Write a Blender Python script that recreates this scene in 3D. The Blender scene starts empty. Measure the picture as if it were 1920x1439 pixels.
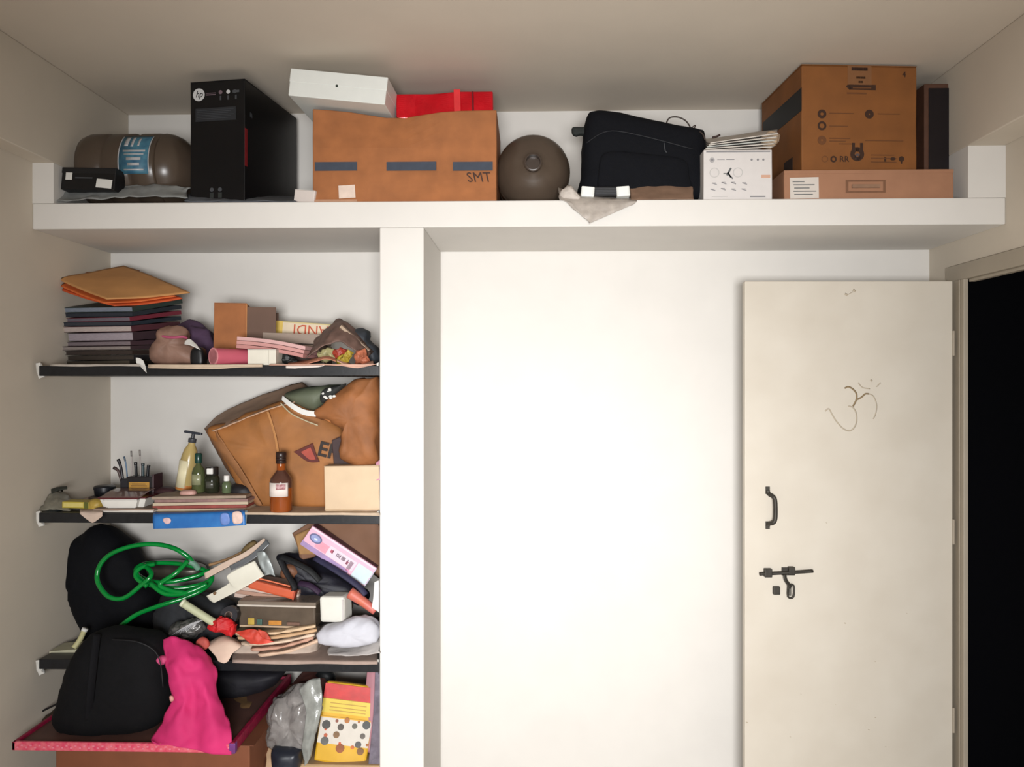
import bpy, bmesh, math, random
from mathutils import Vector, Matrix, noise
random.seed(7)
R = math.radians
SC = bpy.context.scene
COL = SC.collection

# ---------------------------------------------------------------- camera, light, exposure
CAM_H, FPX, YAW = 1.69, 1440.0, R(1.47)
cd = bpy.data.cameras.new('camera'); cd.sensor_width = 36; cd.lens = 36*FPX/1920; cd.clip_start = 0.02
cam = bpy.data.objects.new('camera', cd); COL.objects.link(cam)
cam.location = (0, 0, CAM_H); cam.rotation_euler = (R(90), 0, YAW); SC.camera = cam
SC.view_settings.view_transform = 'Standard'; SC.view_settings.look = 'None'
SC.view_settings.gamma = 1; SC.view_settings.use_curve_mapping = False
SC.view_settings.exposure = 0.0
SC.cycles.use_denoising = True
SC.cycles.max_bounces = 8

world = bpy.data.worlds.new('sky'); SC.world = world; world.use_nodes = True
wn = world.node_tree.nodes['Background']; wn.inputs[0].default_value = (0.75, 0.85, 1, 1); wn.inputs[1].default_value = 0.6

def area(name, loc, rot, sx, sy, power, col):
    l = bpy.data.lights.new(name, 'AREA'); l.shape = 'RECTANGLE'; l.size = sx; l.size_y = sy
    l.energy = power; l.color = col
    o = bpy.data.objects.new(name, l); COL.objects.link(o); o.location = loc; o.rotation_euler = rot
    return o
# daylight entering by the window in the wall behind the photographer
area('window_daylight', (0.05, -1.02, 1.45), (R(88.5), 0, 0), 1.1, 0.8, 49, (0.985, 0.985, 0.985)).data.spread = R(76)
area('floor_bounce_fill', (0.05, -0.98, 1.75), (R(38), 0, 0), 1.1, 0.4, 40, (0.98, 0.985, 1.0)).data.spread = R(110)  # lamp added at the window; lights the floor so bounce lifts the ceiling

# ---------------------------------------------------------------- helpers
def P(px, py, Y):
    """point of the room at depth Y that lies behind photo pixel px, py"""
    c, s = math.cos(YAW), math.sin(YAW)
    u = (px-960)/FPX; v = (719.5-py)/FPX; d = u*s+c
    return Vector(((u*c-s)/d*Y, Y, CAM_H+v/d*Y))

def lin(c): 
    c /= 255.0
    return c/12.92 if c <= 0.04045 else ((c+0.055)/1.055)**2.4

MATS = {}
def mat(rgb, rough=0.7, var=0.08, bump=0.1, scale=30, metal=0.0, trans=0.0, spec=0.4, kind=None, rgb2=None, dim=0.74):
    key = (dim, rgb, rough, var, bump, scale, metal, trans, spec, kind, rgb2)
    if key in MATS: return MATS[key]
    m = bpy.data.materials.new('surface_%02d' % (len(MATS)+1)); m.use_nodes = True
    nt = m.node_tree; b = nt.nodes['Principled BSDF']
    col = tuple(lin(x)*dim for x in rgb)
    b.inputs['Roughness'].default_value = rough; b.inputs['Metallic'].default_value = metal
    b.inputs['Specular IOR Level'].default_value = spec
    b.inputs['Transmission Weight'].default_value = trans
    tc = nt.nodes.new('ShaderNodeTexCoord'); n = nt.nodes.new('ShaderNodeTexNoise')
    n.inputs['Scale'].default_value = scale; n.inputs['Detail'].default_value = 5
    src = tc.outputs['Object']
    if kind == 'pages':      # thin horizontal sheets
        mp = nt.nodes.new('ShaderNodeMapping'); mp.inputs['Scale'].default_value = (1, 1, 25)
        nt.links.new(src, mp.inputs[0]); src = mp.outputs[0]
    if kind == 'vertical':
        mp = nt.nodes.new('ShaderNodeMapping'); mp.inputs['Scale'].default_value = (12, 12, 1)
        nt.links.new(src, mp.inputs[0]); src = mp.outputs[0]
    nt.links.new(src, n.inputs['Vector'])
    r = nt.nodes.new('ShaderNodeValToRGB')
    r.color_ramp.elements[0].position = 0.3; r.color_ramp.elements[1].position = 0.7
    c2 = tuple(lin(x)*dim for x in rgb2) if rgb2 else tuple(min(1, x*(1+var)) for x in col)
    c1 = col if rgb2 else tuple(x*(1-var) for x in col)
    r.color_ramp.elements[0].color = (*c1, 1); r.color_ramp.elements[1].color = (*c2, 1)
    nt.links.new(n.outputs[0], r.inputs[0]); nt.links.new(r.outputs[0], b.inputs['Base Color'])
    if bump > 0:
        n2 = nt.nodes.new('ShaderNodeTexNoise'); n2.inputs['Scale'].default_value = scale*2.5; n2.inputs['Detail'].default_value = 4
        nt.links.new(src, n2.inputs['Vector'])
        bp = nt.nodes.new('ShaderNodeBump'); bp.inputs['Strength'].default_value = bump; bp.inputs['Distance'].default_value = 0.004
        nt.links.new(n2.outputs[0], bp.inputs['Height']); nt.links.new(bp.outputs[0], b.inputs['Normal'])
    MATS[key] = m
    return m

def tag(o, label=None, cat=None, group=None, kind=None):
    if label: o['label'] = label
    if cat: o['category'] = cat
    if group: o['group'] = group
    if kind: o['kind'] = kind
    return o

def link(name, me, m=None, parent=None, loc=None, smooth=False):
    me.name = name
    o = bpy.data.objects.new(name, me); COL.objects.link(o)
    if m: me.materials.append(m)
    if smooth:
        for p in me.polygons: p.use_smooth = True
    if parent: o.parent = parent
    if loc is not None: o.location = loc
    return o

def world_mesh(name, verts, faces, m, parent=None, smooth=False):
    """verts are in room space; the object's origin goes to the base of its shape (or stays its parent's)"""
    vs = [Vector(v) for v in verts]
    if parent is None:
        org = Vector((sum(v.x for v in vs)/len(vs), sum(v.y for v in vs)/len(vs), min(v.z for v in vs)))
    else:
        org = parent_origin(parent)
    me = bpy.data.meshes.new(name); me.from_pydata([v-org for v in vs], [], faces)
    bm = bmesh.new(); bm.from_mesh(me); bmesh.ops.recalc_face_normals(bm, faces=bm.faces); bm.to_mesh(me); bm.free()
    return link(name, me, m, parent, org if parent is None else None, smooth)

def settle(vs):
    """soft things keep out of the shelves, the loft slab and the walls"""
    cz = sum(v.z for v in vs)/len(vs)
    for v in vs:
        v.y = min(v.y, YB-.003); v.x = max(v.x, XL+.003)
        if v.y > YF-.014:
            for zt, th, x1 in ((Z1, .037, -.559), (Z2, .037, -.559), (Z3, .037, -.559), (ZL1, .096, XR)):
                if v.x > x1: continue
                if cz > zt and zt-.12 < v.z < zt+.0015: v.z = zt+.0015
                if cz < zt-th and zt-th-.0015 < v.z < zt+.06: v.z = zt-th-.0015
            if v.z < ZL0 and -.75 < v.x: v.x = min(v.x, -.5595)
    return vs

def parent_origin(p):
    o = Vector((0, 0, 0))
    while p: o += p.location; p = p.parent
    return o

def empty(name, loc, rot=(0, 0, 0), **k):
    o = bpy.data.objects.new(name, None); COL.objects.link(o); o.empty_display_size = 0.05
    o.location = loc; o.rotation_euler = rot
    tag(o, **k); return o

def bm_box(bm, x0, x1, y0, y1, z0, z1):
    vs = [bm.verts.new(p) for p in ((x0,y0,z0),(x1,y0,z0),(x1,y1,z0),(x0,y1,z0),(x0,y0,z1),(x1,y0,z1),(x1,y1,z1),(x0,y1,z1))]
    fs = [bm.faces.new([vs[i] for i in f]) for f in ((0,3,2,1),(4,5,6,7),(0,1,5,4),(1,2,6,5),(2,3,7,6),(3,0,4,7))]
    return vs, fs

def box_mesh(x0, x1, y0, y1, z0, z1, bev=0.0, cuts=0, wob=0.0, seed=0, fn=None, segs=2):
    bm = bmesh.new(); bm_box(bm, x0, x1, y0, y1, z0, z1)
    if bev > 0: bmesh.ops.bevel(bm, geom=bm.edges[:], offset=bev, segments=segs, affect='EDGES', profile=0.5)
    if cuts: bmesh.ops.subdivide_edges(bm, edges=[e for e in bm.edges if e.calc_length() > 2.5*max(bev, 1e-4)], cuts=cuts, use_grid_fill=True)
    for v in bm.verts:
        if fn: v.co = Vector(fn(v.co))
        if wob: v.co += noise.noise_vector(v.co*9+Vector((seed*3.1, seed, 0)))*wob
    me = bpy.data.meshes.new('box'); bm.to_mesh(me); bm.free()
    return me

def slab(name, x0, x1, y0, y1, z0, z1, m, parent=None, bev=0.0, cuts=0, wob=0.0, **k):
    """axis-aligned block in the room (or, with a parent, in its frame)"""
    if parent is None:
        cx, cy = (x0+x1)/2, (y0+y1)/2
        o = link(name, box_mesh(x0-cx, x1-cx, y0-cy, y1-cy, 0, z1-z0, bev, cuts, wob), m, None, (cx, cy, z0))
    else:
        o = link(name, box_mesh(x0, x1, y0, y1, z0, z1, bev, cuts, wob), m, parent)
    return tag(o, **k)

def catmull(pts, n):
    pts = [Vector(p) for p in pts]; out = []
    m = len(pts)
    for i in range(m-1):
        p0 = pts[max(i-1, 0)]; p1 = pts[i]; p2 = pts[i+1]; p3 = pts[min(i+2, m-1)]
        for j in range(n):
            t = j/n
            out.append(0.5*((2*p1)+(p2-p0)*t+(2*p0-5*p1+4*p2-p3)*t*t+(3*p1-p0-3*p2+p3)*t*t*t))
    out.append(pts[-1]); return out

def closed_catmull(pts, n):
    pts = [Vector(p) for p in pts]; m = len(pts); out = []
    for i in range(m):
        p0, p1, p2, p3 = pts[i-1], pts[i], pts[(i+1) % m], pts[(i+2) % m]
        for j in range(n):
            t = j/n
            out.append(0.5*((2*p1)+(p2-p0)*t+(2*p0-5*p1+4*p2-p3)*t*t+(3*p1-p0-3*p2+p3)*t*t*t))
    return out

def sheet(name, rows, m, thick=0.002, wob=0.0, freq=14, nu=7, nv=7, parent=None, smooth=True, px=True, seed=0, **k):
    """a sheet of cloth or paper through a grid of control points (px, py, depth)"""
    g = [[P(*p) if px else Vector(p) for p in r] for r in rows]
    g = [catmull(r, nu) for r in g]
    cols = [catmull([r[i] for r in g], nv) for i in range(len(g[0]))]
    nr, nc = len(cols[0]), len(cols)
    grid = [[cols[c][r] for c in range(nc)] for r in range(nr)]
    N = [[None]*nc for _ in range(nr)]
    for r in range(nr):
        for c in range(nc):
            a = grid[min(r+1, nr-1)][c]-grid[max(r-1, 0)][c]; b = grid[r][min(c+1, nc-1)]-grid[r][max(c-1, 0)]
            n = b.cross(a); N[r][c] = n.normalized() if n.length > 1e-9 else Vector((0, -1, 0))
    top, bot = [], []
    for r in range(nr):
        for c in range(nc):
            p = grid[r][c]
            w = noise.noise(p*freq+Vector((seed, 0, 0)))+0.5*noise.noise(p*freq*2.3+Vector((0, seed, 3)))+0.7*(0.4-abs(2*noise.noise(p*freq*1.2+Vector((seed, 5, 0)))))
            p = p+N[r][c]*w*wob
            top.append(p+N[r][c]*thick/2); bot.append(p-N[r][c]*thick/2)
    vs = top+bot; K = nr*nc; fs = []
    for r in range(nr-1):
        for c in range(nc-1):
            a = r*nc+c; q = (a, a+1, a+nc+1, a+nc)
            fs.append(q); fs.append(tuple(K+i for i in reversed(q)))
    for c in range(nc-1):
        fs.append((c, K+c, K+c+1, c+1)); a = (nr-1)*nc+c; fs.append((a, a+1, K+a+1, K+a))
    for r in range(nr-1):
        a = r*nc; fs.append((a, a+nc, K+a+nc, K+a)); a = r*nc+nc-1; fs.append((a, K+a, K+a+nc, a+nc))
    if parent is None: vs = settle(vs)
    o = world_mesh(name, vs, fs, m, parent, smooth)
    return tag(o, **k)

def puff(name, outline, Y, depth, m, p=2.5, wob=0.0, freq=10, rings=9, n=6, zmin=None, parent=None, seed=0, sharp=False, smooth=True, **k):
    """a closed bulging body whose outline is given at depth Y and which is DEPTH thick"""
    pts = [P(a, b, Y) for a, b in outline]
    if sharp:
        q = []
        for i in range(len(pts)):
            for j in range(n): q.append(pts[i].lerp(pts[(i+1) % len(pts)], j/n))
        pts = q
    else: pts = closed_catmull(pts, n)
    c = sum(pts, Vector())/len(pts); vs = []; fs = []; L = len(pts)
    ts = [-math.cos(math.pi*(i+0.5)/(2*rings)) for i in range(2*rings)]
    for t in ts:
        s = (1-abs(t)**p)**(1/p)
        for q in pts:
            v = c+(q-c)*s; v.y = Y+t*depth/2*(1 if p > 3 else 1); vs.append(v)
    for i in range(len(ts)-1):
        for j in range(L):
            fs.append((i*L+j, i*L+(j+1) % L, (i+1)*L+(j+1) % L, (i+1)*L+j))
    vs.append(Vector((c.x, Y-depth/2, c.z))); vs.append(Vector((c.x, Y+depth/2, c.z)))
    for j in range(L):
        fs.append((j, (j+1) % L, len(vs)-2)); b = (len(ts)-1)*L; fs.append((b+j, b+(j+1) % L, len(vs)-1))
    if wob:
        def rdg(v, f):
            a = noise.noise_vector(v*f+Vector((seed*1.7, 2, seed)))
            return Vector((0.5-abs(x)*2 for x in a))
        vs = [v+(noise.noise_vector(v*freq+Vector((seed, 0, 0)))+0.5*noise.noise_vector(v*freq*2.2+Vector((0, seed, 0)))+0.55*rdg(v, freq*1.3)+0.25*rdg(v, freq*3))*wob for v in vs]
    vs = settle(vs) if parent is None else vs
    if zmin is not None:
        for v in vs: v.z = max(v.z, zmin)
    o = world_mesh(name, vs, fs, m, parent, smooth)
    return tag(o, **k)

def tube(name, pts, r, m, parent=None, n=8, step=6, px=True, rfn=None, flat=1.0, **k):
    q = catmull([P(*p) if px else Vector(p) for p in pts], step)
    vs, fs = [], []; up = Vector((0, 0.2, 1)).normalized()
    T = [(q[min(i+1, len(q)-1)]-q[max(i-1, 0)]).normalized() for i in range(len(q))]
    a = T[0].orthogonal().normalized()
    for i, c in enumerate(q):
        a = (a-T[i]*a.dot(T[i])).normalized(); b = T[i].cross(a)
        rr = r*(rfn(i/(len(q)-1)) if rfn else 1)
        for j in range(n):
            t = 2*math.pi*j/n; vs.append(c+(a*math.cos(t)+b*math.sin(t)*flat)*rr)
    for i in range(len(q)-1):
        for j in range(n): fs.append((i*n+j, i*n+(j+1) % n, (i+1)*n+(j+1) % n, (i+1)*n+j))
    fs.append(tuple(range(n))); fs.append(tuple((len(q)-1)*n+j for j in range(n)))
    o = world_mesh(name, vs, fs, m, parent, True)
    return tag(o, **k)

def lathe_mesh(prof, n=28, sx=1.0, sy=1.0):
    vs, fs = [], []
    for r, z in prof:
        for j in range(n):
            t = 2*math.pi*j/n; vs.append((r*math.cos(t)*sx, r*math.sin(t)*sy, z))
    for i in range(len(prof)-1):
        for j in range(n): fs.append((i*n+j, i*n+(j+1) % n, (i+1)*n+(j+1) % n, (i+1)*n+j))
    fs.append(tuple(reversed(range(n)))); fs.append(tuple((len(prof)-1)*n+j for j in range(n)))
    me = bpy.data.meshes.new('lathe'); me.from_pydata(vs, [], fs)
    return me

def lathe(name, prof, m, parent, n=28, sx=1, sy=1, loc=None, rot=None):
    o = link(name, lathe_mesh(prof, n, sx, sy), m, parent, loc, True)
    if rot: o.rotation_euler = rot
    md = o.modifiers.new('edges', 'EDGE_SPLIT'); md.split_angle = R(50)
    return o

def text(s, size, m, parent, loc, rot=(R(90), 0, 0), name='lettering', align='LEFT', sx=1.0, shear=0.0, bold=0.0):
    cu = bpy.data.curves.new('t', 'FONT'); cu.body = s; cu.size = size; cu.extrude = 0.0003
    cu.align_x = align; cu.align_y = 'CENTER'; cu.shear = shear; cu.offset = bold*size; cu.resolution_u = 2
    t = bpy.data.objects.new('t', cu); COL.objects.link(t)
    bpy.context.view_layer.update()
    me = bpy.data.meshes.new_from_object(t.evaluated_get(bpy.context.evaluated_depsgraph_get()))
    bpy.data.objects.remove(t); me.materials.clear()
    o = link(name, me, m, parent, loc); o.rotation_euler = rot; o.scale = (sx, 1, 1)
    return o

class Box:
    """a boxy thing: front face spans pixel columns x0..x1 at depth Y, top at pixel row yt, base at height zb"""
    def __init__(s, name, x0, x1, yt, Y, D, zb, m, rz=0, rx=0, ry=0, H=None, bev=0.003, cuts=0, wob=0.0, fn=None, body='body', **k):
        a = P(x0, yt, Y); b = P(x1, yt, Y); s.W = (b.x-a.x)/math.cos(rz); s.H = H if H else (a.z+b.z)/2-zb; s.D = D
        s.root = empty(name, ((a.x+b.x)/2, Y+(abs(math.sin(rz))*s.W/2), zb), (rx, ry, rz), **k)
        s.body = link(body, box_mesh(-s.W/2, s.W/2, 0, D, 0, s.H, bev, cuts, wob, seed=x0*0.01, fn=(lambda c: fn(c, s.W, D, s.H)) if fn else None), m, s.root)
    def rect(s, u0, v0, u1, v1, m, name='label_sticker', t=0.0008, rot=0, off=0.0004):
        """flat print or sticker on the front, u right 0..1, v up 0..1"""
        w, h = (u1-u0)*s.W, (v1-v0)*s.H
        o = link(name, box_mesh(-w/2, w/2, -t, 0, -h/2, h/2), m, s.root, ((u0-.5)*s.W+w/2, -off, v0*s.H+h/2))
        o.rotation_euler = (0, rot, 0); return o
    def disc(s, u, v, r, m, name='printed_symbol', r2=0, t=0.0008, sz=1.0):
        n = 20; vs = []; fs = []
        for k, y in enumerate((0, -t)):
            for q in range(n):
                a = 2*math.pi*q/n; vs.append((r*math.cos(a), y, r*math.sin(a)*sz)); vs.append((r2*math.cos(a), y, r2*math.sin(a)*sz))
        for q in range(n):
            w = (q+1) % n
            fs += [(2*q, 2*q+1, 2*w+1, 2*w), (2*n+2*q, 2*n+2*w, 2*n+2*w+1, 2*n+2*q+1), (2*q, 2*w, 2*n+2*w, 2*n+2*q)]
        me = bpy.data.meshes.new(name); me.from_pydata(vs, [], fs)
        return link(name, me, m, s.root, ((u-.5)*s.W, -0.0005, v*s.H))
    def text(s, t, u, v, size, m, **k):
        return text(t, size, m, s.root, ((u-.5)*s.W, -0.0012, v*s.H), **k)
    def part(s, name, x0, x1, y0, y1, z0, z1, m, bev=0.0, **k):
        return tag(link(name, box_mesh(x0, x1, y0, y1, z0, z1, bev), m, s.root), **k)
    def lids(s, m, tape=None, gap=0.0015, t=0.003):
        """two closed carton flaps and the tape over their joint"""
        for y0, y1 in ((0, s.D/2-gap), (s.D/2+gap, s.D)):
            s.part('flap', -s.W/2, s.W/2, y0, y1, s.H, s.H+t, m, bev=0.001)
        if tape: s.part('tape', -s.W/2-.0005, s.W/2+.0005, s.D/2-.024, s.D/2+.024, s.H+t, s.H+t+.0006, tape)

# ---------------------------------------------------------------- the room
XL, XLU, XR, XRU, YF, YB, ZC = -1.85, -1.77, 1.70, 1.567, 2.80, 3.33, 2.87
Z1, Z2, Z3 = 1.755, 1.213, 0.672            # tops of the stone shelves
ZL0, ZL1 = 2.262, 2.358                      # loft slab
YR = -0.95                                   # rear wall
wall_m = mat((206, 202, 196), 0.75, 0.02, 0.05, 6, dim=1)
wall_shaded_m = mat((196, 186, 171), 0.75, 0.025, 0.05, 5, dim=1)  # the wall paint again, with the side walls' shade put into its colour
ceil_m = mat((200, 189, 174), 0.85, 0.02, 0.04, 5, dim=1)
stone_m = mat((26, 27, 30), 0.35, 0.3, 0.03, 60)
S = dict(kind='structure')
slab('floor', XL-.2, XR+1.9, YR-.2, YB+.2, -0.1, 0, mat((205, 198, 188), 0.4, 0.05, 0.02, 8, dim=1), **S)
slab('ceiling', XL-.2, XR+1.9, YR-.2, YB+.2, ZC, ZC+.1, ceil_m, **S)
slab('wall_back', XL-.2, XR+1.9, YB, YB+.15, 0, ZC, wall_m, **S)
# side walls: the upper part stands proud of the lower
wl = slab('wall_left', XL-.2, XL, YR-.2, YB, 0, ZC, wall_shaded_m, **S)
slab('trim_1', XL, XLU, YR, YB, 2.508, ZC, wall_shaded_m, bev=0.004, **S)
slab('trim_2', XL, XLU, YF, YB, ZL1, 2.508, wall_m, **S)
ZD = 2.165                                   # underside of the wall over the doorway
YD0, YD1 = 3.05, 2.0
bm = bmesh.new()
bm_box(bm, XR, XR+.10, YR-.2, YB, ZD, ZC)
bm_box(bm, XR, XR+.10, YR-.2, 2.02, 0, ZD)
bm_box(bm, XR, XR+.06, 3.17, YB, 0, ZD)
me = bpy.data.meshes.new('w'); bm.to_mesh(me); bm.free()
tag(link('wall_right', me, wall_shaded_m), kind='structure')
slab('trim_3', XRU, XR, YR, YB, 2.545, ZC, wall_shaded_m, bev=0.004, **S)
slab('trim_4', XRU, XR, YF, YB, ZL1, 2.545, wall_m, **S)
# rear wall with its window opening
bm = bmesh.new()
WX0, WX1, WZ0, WZ1 = -0.6, 0.7, 0.95, 1.95
bm_box(bm, XL, WX0, YR-.15, YR, 0, ZC); bm_box(bm, WX1, XR, YR-.15, YR, 0, ZC)
bm_box(bm, WX0, WX1, YR-.15, YR, 0, WZ0); bm_box(bm, WX0, WX1, YR-.15, YR, WZ1, ZC)
me = bpy.data.meshes.new('w'); bm.to_mesh(me); bm.free()
tag(link('wall_rear', me, mat((110, 102, 92), 0.8, 0.02, 0.04, 5)), kind='structure')
bm = bmesh.new()
for a in ((WX0, WX0+.05, WZ0, WZ1), (WX1-.05, WX1, WZ0, WZ1), (WX0, WX1, WZ0, WZ0+.05), (WX0, WX1, WZ1-.05, WZ1)):
    bm_box(bm, a[0], a[1], YR-.1, YR-.05, a[2], a[3])
me = bpy.data.meshes.new('w'); bm.to_mesh(me); bm.free()
tag(link('window_1', me, mat((90, 70, 50), 0.5)), kind='structure')
# room beyond the doorway, its unlit darkness put into near-black surfaces
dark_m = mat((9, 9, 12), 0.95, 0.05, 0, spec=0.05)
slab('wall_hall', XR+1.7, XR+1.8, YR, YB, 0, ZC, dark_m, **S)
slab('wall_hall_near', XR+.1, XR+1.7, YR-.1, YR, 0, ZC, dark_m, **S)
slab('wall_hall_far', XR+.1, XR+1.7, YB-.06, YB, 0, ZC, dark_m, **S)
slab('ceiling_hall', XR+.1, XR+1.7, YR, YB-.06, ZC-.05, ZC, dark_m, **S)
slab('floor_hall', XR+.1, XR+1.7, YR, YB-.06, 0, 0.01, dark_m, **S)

# loft, partition and stone shelves
slab('wall_partition', -0.557, -0.395, YF, YB, 0, ZL0, wall_m, bev=0.004, **S)
lo = slab('loft_shelf', XL, XR, YF, YB, ZL0, ZL1, wall_m, bev=0.004, label='white plastered loft slab running wall to wall above the shelves and door', cat='loft')
lo['kind'] = 'structure'
def stone(z, zt, label, dx=0):
    r = slab('shelf', -1.818+dx, -0.557, YF-.012, YB, z-.037, z, stone_m, bev=0.002, label=label, cat='shelf')
    return r
stone(Z1, 0, 'top black stone shelf, carrying the notebook stack')
stone(Z2, 0, 'middle black stone shelf, carrying bottles and brown paper bags')
stone(Z3, 0, 'lowest visible black stone shelf, carrying the green hose')
# rough plaster patches where the shelves enter the left wall
pl_m = mat((225, 222, 215), 0.9, 0.05, 0.4, 40)
for i, z in enumerate((Z1, Z2, Z3)):
    y_ = 720-(z-CAM_H)*514; n_ = ('top', 'middle', 'lowest')[i]
    tag(puff('plaster_patch', [(68, y_-5), (76, y_-6), (79, y_+1), (82, y_+6), (80, y_+14), (84, y_+20), (74, y_+24), (70, y_+14)], 2.797, 0.012, pl_m, p=6, wob=0.0022, freq=40, seed=i*5, sharp=True, n=3),
        'rough white plaster patch at the left end of the %s shelf' % n_, 'plaster')
    tag(puff('plaster_patch', [(706, y_-5), (713, y_-8), (717, y_+3), (716, y_+22), (711, y_+16), (708, y_+4)], 2.797, 0.012, pl_m, p=6, wob=0.0022, freq=40, seed=i*7+2, sharp=True, n=3),
        'rough white plaster patch where the %s shelf meets the pillar' % n_, 'plaster')

# marks on the pillar and the wall: small knocks and stains lying on the paint
mark_m = mat((176, 170, 162), 0.9, 0.1, 0)
mark2_m = mat((118, 112, 104), 0.9, 0.1, 0)
def blot(parent_name, px, py, r, Y, m, sx=1.0, sz=1.0, seed=0):
    pts = []
    for i in range(9):
        a = 2*math.pi*i/9; q = r*(0.75+0.5*random.random())
        pts.append((px+q*math.cos(a)*sx, py+q*math.sin(a)*sz))
    return puff(parent_name, pts, Y, 0.0016, m, rings=2, n=2)
marks = []
for i, (px, py, r, m, sx, sz) in enumerate([(746, 832, 8, mark_m, 1, 1), (773, 841, 4, mark2_m, 1.2, .5), (737, 923, 5, mark_m, .8, 1.6), (752, 980, 9, mark2_m, 1.1, .9), (759, 1016, 4, mark_m, .7, 1.5), (788, 935, 3, mark_m, 1, 1), (786, 1085, 5, mark_m, 1, .6)]):
    marks.append((px, py, r*.8, YF, m, sx, sz))
wp = bpy.data.objects['wall_partition']
def mark_on(wall, L):
    for (px, py, r, Y, m, sx, sz) in L:
        o = blot('stain', px, py, r, Y, m, sx, sz)
        l = o.location-wall.location; o.parent = wall; o.location = l
mark_on(wp, marks)
random.seed(11)
spots = [(1020, 618, 4), (1008, 628, 3), (1023, 631, 3), (1000, 650, 2.5), (1020, 656, 3), (1083, 663, 3), (1030, 675, 2), (960, 716, 3), (1128, 715, 3), (1166, 604, 3), (1230, 688, 2.5),
         (917, 792, 3), (884, 905, 2), (972, 1045, 2.5), (1250, 1265, 3.5), (1070, 1262, 2), (975, 1320, 3), (1132, 1388, 2.5), (1090, 1372, 2), (1314, 1365, 2.5), (1233, 1385, 2), (1060, 1018, 2), (1075, 1190, 2), (950, 640, 2), (985, 600, 2)]
wb = bpy.data.objects['wall_back']
mark_on(wb, [(x, y, r*.65, YB, mark2_m if i % 3 == 0 else mark_m, 1, 1.2) for i, (x, y, r) in enumerate(spots)])

# ---------------------------------------------------------------- door
frame_m = mat((180, 168, 150), 0.5, 0.04, 0.1, 8)
door_m = mat((226, 217, 202), 0.5, 0.04, 0.06, 5, rgb2=(218, 208, 192))
iron_m = mat((72, 68, 62), 0.55, 0.2, 0.15, 40, metal=0.5)
fr = empty('trim_5', (XR, 2.6, 0), kind='structure')
def fpart(name, x0, x1, y0, y1, z0, z1):
    return slab(name, x0-XR, x1-XR, y0-2.6, y1-2.6, z0, z1, frame_m, parent=fr, bev=0.002)
fpart('jamb', XR-.010, XR+.008, 3.05, 3.17, 0, 2.10)
fpart('jamb_stop', XR-.013, XR-.010, 3.075, 3.085, 0, 2.10)
fpart('head', XR-.006, XR+.034, 2.03, 3.19, 2.10, 2.163)
fpart('head_stop', XR+.010, XR+.034, 2.03, 3.05, 2.088, 2.10)
fpart('jamb', XR-.006, XR+.034, 2.02, 2.10, 0, 2.10)
dA, dB = P(1394, 800, 3.10), P(1778, 800, 3.13)
DW = dB.x-dA.x
door = empty('door_1', (dB.x, 3.135, 0), (0, 0, R(1.2)), kind='structure')
leaf = slab('door_leaf', -DW, 0, -.036, 0, 0.02, 2.098, door_m, parent=door, bev=0.003)
def D(px, py, off=0.0):
    """door-local point on the leaf's front face"""
    q = P(px, py, 3.095); return Vector((q.x-dB.x, -.036-off, q.z))
def dtube(name, pts, r, m, par, n=8, step=4, flat=1.0):
    return tube(name, [Vector(p) for p in pts], r, m, par, n=n, step=step, px=False, flat=flat)
def dpart(name, px0, px1, py0, py1, t, m, off=0.0, bev=0.001, par=None):
    a, b = D(px0, py1), D(px1, py0)
    return link(name, box_mesh(a.x, b.x, -.036-off-t, -.036-off, a.z, b.z, bev), m, par or door)
# parts are laid out in the door's own frame, so their parent origin must count as zero
_po = parent_origin
def local_tube(name, pts, r, m, par, **k):
    global parent_origin
    parent_origin = lambda p: Vector((0, 0, 0))
    o = tube(name, pts, r, m, par, px=False, **k); parent_origin = _po; return o
h = D(1438, 953)
hd = dpart('handle', 1433, 1441, 912, 926, .004, iron_m)
dpart('handle_foot', 1433, 1441, 977, 991, .004, iron_m, par=hd)
local_tube('handle_grip', [D(1437, 919, .004), D(1438, 925, .008), D(1443, 929, .028), D(1446, 935, .032), D(1447, 955, .032), D(1446, 972, .032), D(1442, 978, .028), D(1438, 981, .008), D(1437, 985, .004)], .0085, iron_m, hd, step=5)
bolt = dpart('bolt', 1463, 1488, 1063, 1078, .004, iron_m)
local_tube('bolt_rod', [D(1420, 1074, .014), D(1470, 1072, .014), D(1520, 1069, .014)], .0068, iron_m, bolt)
dpart('bolt_staple', 1429, 1443, 1064, 1080, .022, iron_m, par=bolt, bev=.003)
dpart('bolt_staple', 1474, 1486, 1061, 1076, .022, iron_m, par=bolt, bev=.003)
local_tube('bolt_hasp', [D(1466, 1074, .02), D(1468, 1084, .02), D(1473, 1092, .018), D(1478, 1098, .016)], .010, iron_m, bolt, flat=.5)
hs = local_tube('bolt_slot_plate', [D(1474, 1096, .012), D(1474, 1117, .010), D(1484, 1117, .010), D(1484, 1096, .012), D(1474, 1095, .012)], .0042, iron_m, bolt, step=3)
dpart('bolt_slot_tongue', 1477, 1481, 1100, 1116, .006, mat((120, 116, 108), .5, .1, 0, metal=.4), par=bolt)
dpart('latch_stud', 1446, 1459, 1098, 1113, .015, iron_m, bev=.003)
paint_m = mat((150, 128, 96), 0.8, 0.1, 0); paint2_m = mat((196, 182, 160), 0.8, 0.1, 0)
def stroke(pts, r, m):
    return local_tube('painted_symbol', [D(1500+x/4.495, 520+y/4.497, 0) for x, y in pts], r, m, door, step=6, flat=1, n=6)
def flatten(o):
    for v in o.data.vertices: v.co.y = -.036-.0005+(v.co.y+.036)*.08
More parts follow.
